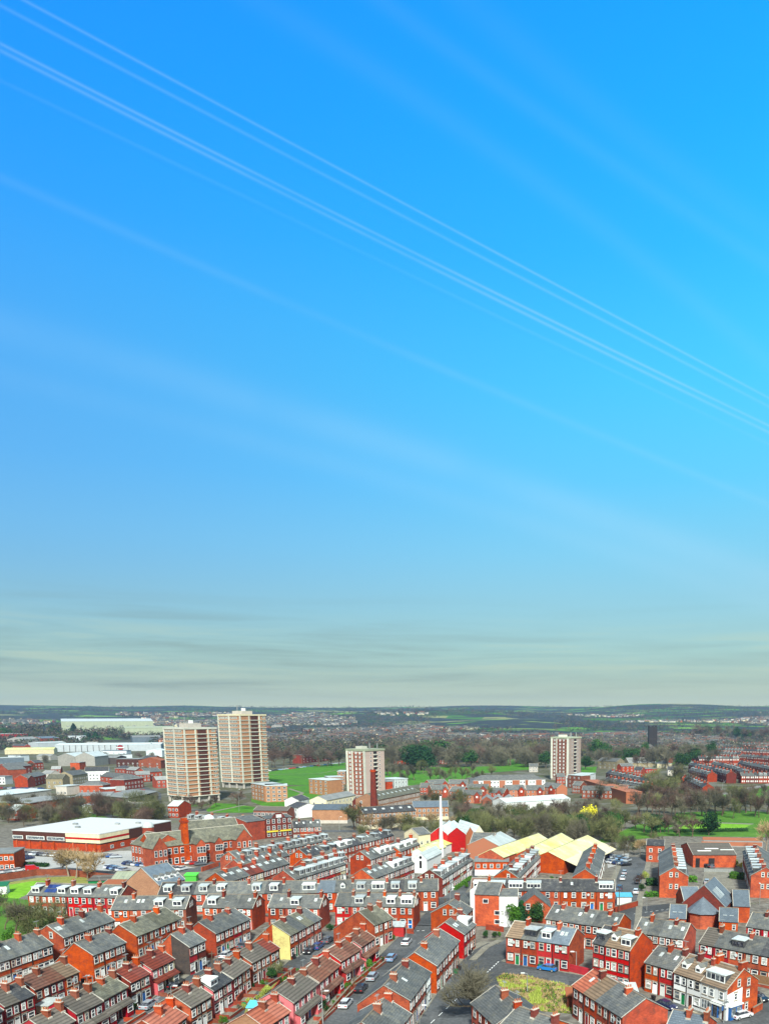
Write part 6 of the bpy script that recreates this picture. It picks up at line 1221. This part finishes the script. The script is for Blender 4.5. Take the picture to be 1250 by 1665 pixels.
for k_, (px, py, h, kd) in enumerate(((451, 1588, 26, 'bushbare'), (444, 1592, 20, 'dark'), (464, 1600, 13, 'leafy'), (485.6, 1583, 9, 'leafbr'), (428, 1606, 14, 'leafy'), (599.5, 1578, 20, 'leafy'), (590, 1584, 14, 'leafy'), (564, 1610, 15, 'leafy'), (523, 1642, 20, 'dark'), (219, 1644, 13, 'leafy'), (55, 1660, 14, 'leafy'), (387, 1672, 18, 'lime'), (366, 1668, 18, 'leafy'), (1208, 1555, 8, 'leafy'), (1201, 1596, 10, 'leafy'), (412, 1608, 10, 'dark'), (640, 1530, 10, 'leafy'), (705, 1490, 8, 'leafy'), (536, 1515, 14, 'dark'), (547, 1598, 8, 'leafy'), (500, 1590, 6, 'lime'), (470, 1640, 9, 'dark'))):
    tree('leafy' if kd == 'leafbr' else kd, px, py, h, 'among the gardens of the near streets', 1.3)
scatter(['leafy', 'dark', 'lime', 'bushbare', 'bushbrown'], 388, 476, 1640, 1648, 16, 6, 13, 'in the long back gardens', (1.1, 1.6), -.6)
scatter(['leafy', 'dark', 'bushbare'], 528, 622, 1648, 1652, 10, 7, 13, 'in the front gardens of the centre street', (1., 1.4), -.93)
for px, py, h, kd in ((1040, 1440, 22, 'barered'), (1042, 1450, 14, 'dark'), (1048, 1430, 14, 'lime'), (1196, 1410, 12, 'lime'), (1203, 1412, 10, 'yellow'), (758, 1444, 10, 'leafy'), (898, 1434, 10, 'leafy'), (905, 1436, 10, 'dark')): tree(kd, px, py, h, 'in the yards of the eastern streets', 1.3)
B1 = 'in the belt behind the coloured sheds'
scatter(['bushbare', 'bushbrown', 'bushbare', 'bareolive', 'dark'], 735, 1000, 1352, 1372, 34, 30, 46, B1, (1.1, 1.6))
scatter(['bare', 'barered', 'bushbrown', 'bareolive'], 740, 1010, 1328, 1350, 34, 26, 38, 'in the far side of the shed belt', (1.1, 1.5))
for px, py, h in ((764, 1342, 28), (784, 1341, 30), (842, 1340, 24), (856, 1338, 20), (868, 1338, 18), (905, 1342, 16)): tree('dark', px, py, h, 'standing out dark behind the sheds', 1.5)
for px, py, h, kd in ((944, 1362, 38, 'dark'), (935, 1360, 34, 'ever'), (985, 1358, 38, 'dark'), (1003, 1356, 34, 'dark'), (961, 1350, 42, 'yellow'), (1152, 1359, 40, 'ever'), (1066, 1356, 34, 'ever'), (1080, 1354, 28, 'barered'), (1245, 1388, 56, 'baretan'), (1140, 1392, 15, 'dark')): tree(kd, px, py, h, 'near the eastern bowling green', 1.25 if kd != 'yellow' else 1.5)
scatter(['bushbare', 'bushbrown', 'baretan', 'bareolive'], 590, 735, 1348, 1362, 14, 22, 34, 'in the scrub below the brick blocks', (1.2, 1.8))
tree('bareolive', 577, 1350, 44, 'beside the pinkish blank works', 1.3)
scatter(['bare', 'barered', 'bareolive'], 1000, 1130, 1346, 1362, 10, 30, 42, 'west of the eastern bowling green', (1.1, 1.5))
scatter(['bare', 'bareolive', 'barered'], 1030, 1255, 1318, 1332, 28, 34, 46, 'in the avenue above the eastern green', (1.0, 1.4))
scatter(['bare', 'barered', 'bareolive'], 1035, 1255, 1302, 1314, 22, 26, 36, 'beyond the avenue', (1.1, 1.5))
scatter(['bare', 'bareolive', 'baretan', 'bushbare'], 992, 1075, 1366, 1396, 12, 20, 30, 'round the small yard', (1., 1.4))
scatter(['bare', 'barered', 'bushbrown', 'bushbare', 'bushred'], -5, 262, 1320, 1346, 44, 22, 40, 'behind the supermarket', (1.1, 1.6))
scatter(['bare', 'barered'], 436, 556, 1250, 1238, 13, 24, 34, 'along the top edge of the park', (1.1, 1.5), 0)
scatter(['bare', 'barered', 'dark', 'bushbrown', 'bushbrown'], 620, 905, 1238, 1249, 44, 24, 38, 'in the wood beyond the park lawn', (1.4, 1.9))
scatter(['bare', 'barered', 'bushbrown', 'bareolive'], 620, 905, 1222, 1234, 26, 16, 26, 'in the back of the park wood', (1.3, 1.7))
for px, h in ((672, 38), (684, 42), (694, 34), (676, 28)): tree('ever', px, 1253, h, 'before the park wood', 1.4)
scatter(['bare', 'bareolive'], 625, 800, 1258, 1276, 20, 20, 28, 'dotted on the park lawn', (.9, 1.2))
scatter(['bareolive', 'bare', 'bushbare'], 690, 800, 1300, 1322, 10, 18, 28, 'between mill and estate', (1.2, 1.6))
scatter(['bare', 'bushbrown', 'barered', 'dark'], 948, 1165, 1232, 1252, 34, 22, 34, 'round the black church tower', (1.2, 1.6))
scatter(['bare', 'bareolive'], 1060, 1112, 1284, 1312, 8, 32, 44, 'before the small pale terrace', (1.2, 1.6))
scatter(['bare', 'bareolive', 'bushbrown'], 0, 265, 1306, 1318, 18, 14, 24, 'along the retail blocks', (1.2, 1.7))
scatter(['bare', 'bushbrown', 'barered'], 0, 262, 1232, 1262, 16, 9, 15, 'among the western works', (1.2, 1.8))
scatter(['bare', 'bareolive', 'dark', 'bushbrown'], 0, 100, 1194, 1200, 12, 8, 13, 'under the olive mound', (1.4, 2.))
scatter(['bare', 'barered', 'bareolive'], 560, 640, 1256, 1262, 6, 20, 30, 'beside the taupe tower', (1.2, 1.6))
scatter(['bare', 'bareolive', 'bushbrown'], 965, 1110, 1290, 1304, 14, 20, 32, 'before the orange hall', (1.3, 1.7))
scatter(['bare', 'barered'], 286, 352, 1306, 1318, 8, 14, 22, 'at the foot of the nearer banded tower', (1., 1.4))
tree('barered', 385, 1311, 27, 'on the lawn between the banded towers', 1.4); tree('conifer', 120, 1192, 15, 'in front of the enormous warehouse', 1.1); tree('conifer', 145, 1206, 14, 'beside the white unit', 1.2); tree('conifer', 156, 1206, 16, 'next to the shorter conifer by the white unit', 1.2)
scatter(['bare', 'barered', 'dark'], 1130, 1255, 1196, 1206, 12, 14, 24, 'on the far eastern ridge', (1.3, 1.8))
flush_trees()
def tufts():
    mb = MB(); rnd = random.Random(3); ring = [(806, 1590), (820, 1584), (850, 1586), (935, 1606), (935, 1650), (880, 1645), (840, 1615), (812, 1604)]
    P = [G(*p) for p in ring]; x0, x1 = min(p.x for p in P), max(p.x for p in P); y0, y1 = min(p.y for p in P), max(p.y for p in P); n = 0
    def inside(x, y):
        r = False
        for i in range(len(P)):
            a, b = P[i], P[i-1]
            if (a.y > y) != (b.y > y) and x < (b.x-a.x)*(y-a.y)/(b.y-a.y)+a.x: r = not r
        return r
    while n < 5000:
        x, y = rnd.uniform(x0, x1), rnd.uniform(y0, y1)
        if not inside(x, y): continue
        n += 1; v = noise.noise(Vector((x/3, y/3, 2))); h = rnd.uniform(.15, .45)*(1+max(0, v)*2); m = 'leaflime' if v > .1 else ('twigtan' if v > -.15 else rnd.choice(['twigtan', 'leafgreen', 'twigred']))
        a = rnd.uniform(0, 6.3); w = rnd.uniform(.08, .22); mb.face([(x-w*cos(a), y-w*sin(a), .03), (x+w*cos(a), y+w*sin(a), .03), (x+rnd.gauss(0, .12), y+rnd.gauss(0, .12), h)], m)
    put('rough_grass', mb.mesh('rough_grass'), None, label='rough yellow and brown grass on the waste ground', category='grass', kind='stuff')
tufts()
# ---- far woods and far-off suburbs, each one mass
def far_woods():
    mb = MB(); rnd = random.Random(12); n = 0
    while n < 13000:
        px = rnd.uniform(-30, 1280); py = 1150+90*rnd.random()**1.2; P = G(px, py)
        if P.y > 6200 or P.y < 1150 and not (440 < px < 1090 and py < 1234): continue
        v = noise.noise(Vector((P.x/330, P.y/520, 3.1)))+.5*noise.noise(Vector((P.x/90, P.y/120, 9.)))
        v += .9 if (420 < px < 700 and 1158 < py < 1178 or 640 < px < 830 and 1156 < py < 1164 or 950 < px < 1260 and 1150 < py < 1166) else (.4 if py > 1192 and px > 430 else 0) + (-.7 if 700 < px < 900 and 1168 < py < 1186 else 0)
        if v < -.06: continue
        n += 1; h = rnd.uniform(8, 15)*(1 if P.y > 2200 else .8); r = h*.55; m = rnd.choice(['farwood', 'farwood', 'twigred', 'twig', 'farwood', 'leafdark'])
        for k in range(12):
            c = P+Vector((rnd.gauss(0, r*.5), rnd.gauss(0, r*.5), rnd.uniform(.15, .95)*h)); s = rnd.uniform(1.0, 2.3)
            a = Vector((rnd.gauss(0, 1), rnd.gauss(0, 1), rnd.gauss(0, 1))).normalized(); b = a.orthogonal().normalized(); mb.face([c-a*s, c-b*s, c+a*s], m)
    for i in range(3600):
        px = rnd.uniform(430, 1095); py = rnd.uniform(1206, 1240) if px < 900 else rnd.uniform(1206, 1236); P = G(px, py)
        if 818 < px < 870 and py > 1230 or px < 560 and py > 1234: continue
        if noise.noise(Vector((P.x/60, P.y/120, 4))) < -.22: continue
        h = rnd.uniform(9, 16); r = h*.5; m = rnd.choice(['farwood', 'twig', 'twigred', 'farwood', 'ever' if rnd.random() < .4 else 'twigolive'])
        for k in range(20):
            c = P+Vector((rnd.gauss(0, r*.45), rnd.gauss(0, r*.45), rnd.uniform(.12, .97)*h)); s = rnd.uniform(.5, 1.3)
            a = Vector((rnd.gauss(0, 1), rnd.gauss(0, 1), rnd.gauss(0, 1))).normalized(); b = a.orthogonal().normalized(); mb.face([c-a*s, c-b*s, c+a*s], m)
    put('distant_woods', mb.mesh('distant_woods'), None, label='far-off bare woods and hedgerows covering the hills', category='woods', kind='stuff')
far_woods()
def far_houses():
    mb = MB(); rnd = random.Random(21); n = 0
    while n < 3400:
        px = rnd.uniform(-20, 1270); py = 1160+62*rnd.random(); P = G(px, py)
        if P.y < 1150 or P.y > 5200: continue
        v = noise.noise(Vector((P.x/420, P.y/420, 5.5)))
        if 700 < px < 910 and 1166 < py < 1185: continue
        if px < 270 and py > 1185: continue
        if v < (-.05 if py > 1185 else -.02): continue
        n += 1; a = round(noise.noise(Vector((P.x/300, P.y/300, 8)))*4)*.5+rnd.choice([0, 0, pi/2]); L_, d_, h = rnd.uniform(9, 26), 8, rnd.uniform(4.5, 6)
        w = rnd.choice(['cream', 'render', 'stone', 'stone', 'render']) if py < 1188 and rnd.random() < .7 else rnd.choice(['brown', 'render', 'cream', 'brown', 'pot', 'stone', 'darkbrick', 'stone', 'render']); rf = rnd.choice(['slate', 'darkslate', 'browntile', 'slate', 'greytile', 'darkslate']); ca, sa = cos(a), sin(a)
        def T(x, y, z): return (P.x+x*ca-y*sa, P.y+x*sa+y*ca, P.z+z)
        x0, x1 = -L_/2, L_/2; y0, y1 = -d_/2, d_/2
        for q in ([(x0, y0), (x1, y0)], [(x1, y0), (x1, y1)], [(x1, y1), (x0, y1)], [(x0, y1), (x0, y0)]): mb.face([T(*q[0], -1), T(*q[1], -1), T(*q[1], h), T(*q[0], h)], w)
        mb.face([T(x0, y0, h), T(x1, y0, h), T(x1, 0, h+3), T(x0, 0, h+3)], rf); mb.face([T(x1, y1, h), T(x0, y1, h), T(x0, 0, h+3), T(x1, 0, h+3)], rf); mb.face([T(x0, y0, h), T(x0, 0, h+3), T(x0, y1, h)], w); mb.face([T(x1, y0, h), T(x1, y1, h), T(x1, 0, h+3)], w)
        for k in range(int(L_/5)):
            x = x0+2.5+5*k; mb.face([T(x-.9, y0-.05, h-2), T(x+.9, y0-.05, h-2), T(x+.9, y0-.05, h-.6), T(x-.9, y0-.05, h-.6)], 'frame')
    put('distant_suburbs', mb.mesh('distant_suburbs'), None, label='far-off suburbs of small pale and brick houses on the slopes', category='suburbs', kind='stuff')
far_houses()
# haze: one even pale volume round everything
def haze():
    mb = MB(); mb.box(-5600, 5600, -120, 6400, -12, 175, 'frame'); me = mb.mesh('haze'); me.materials.clear()
    m = bpy.data.materials.new('haze'); m.use_nodes = True; t = m.node_tree; t.nodes.clear(); o = t.nodes.new('ShaderNodeOutputMaterial'); v = t.nodes.new('ShaderNodeVolumePrincipled')
    v.inputs['Color'].default_value = (.46, .70, .92, 1); v.inputs['Density'].default_value = .00009; v.inputs['Anisotropy'].default_value = .2; t.links.new(v.outputs[0], o.inputs['Volume']); me.materials.append(m)
    put('haze', me, None, kind='stuff', label='pale blue haze lying over the town and hills', category='haze')
haze()
SC.cycles.volume_bounces = 0; SC.cycles.max_bounces = 5; SC.cycles.diffuse_bounces = 2; SC.cycles.glossy_bounces = 2; SC.cycles.use_denoising = True
for l_, v_ in LABELS.items():
    if len(v_) > 1: print('DUP LABEL', len(v_), l_)
print('HOUSES', HOUSE_N[0], 'OBJ', len(SC.objects), 'TREES', sum(len(v) for v in TREES.values()))
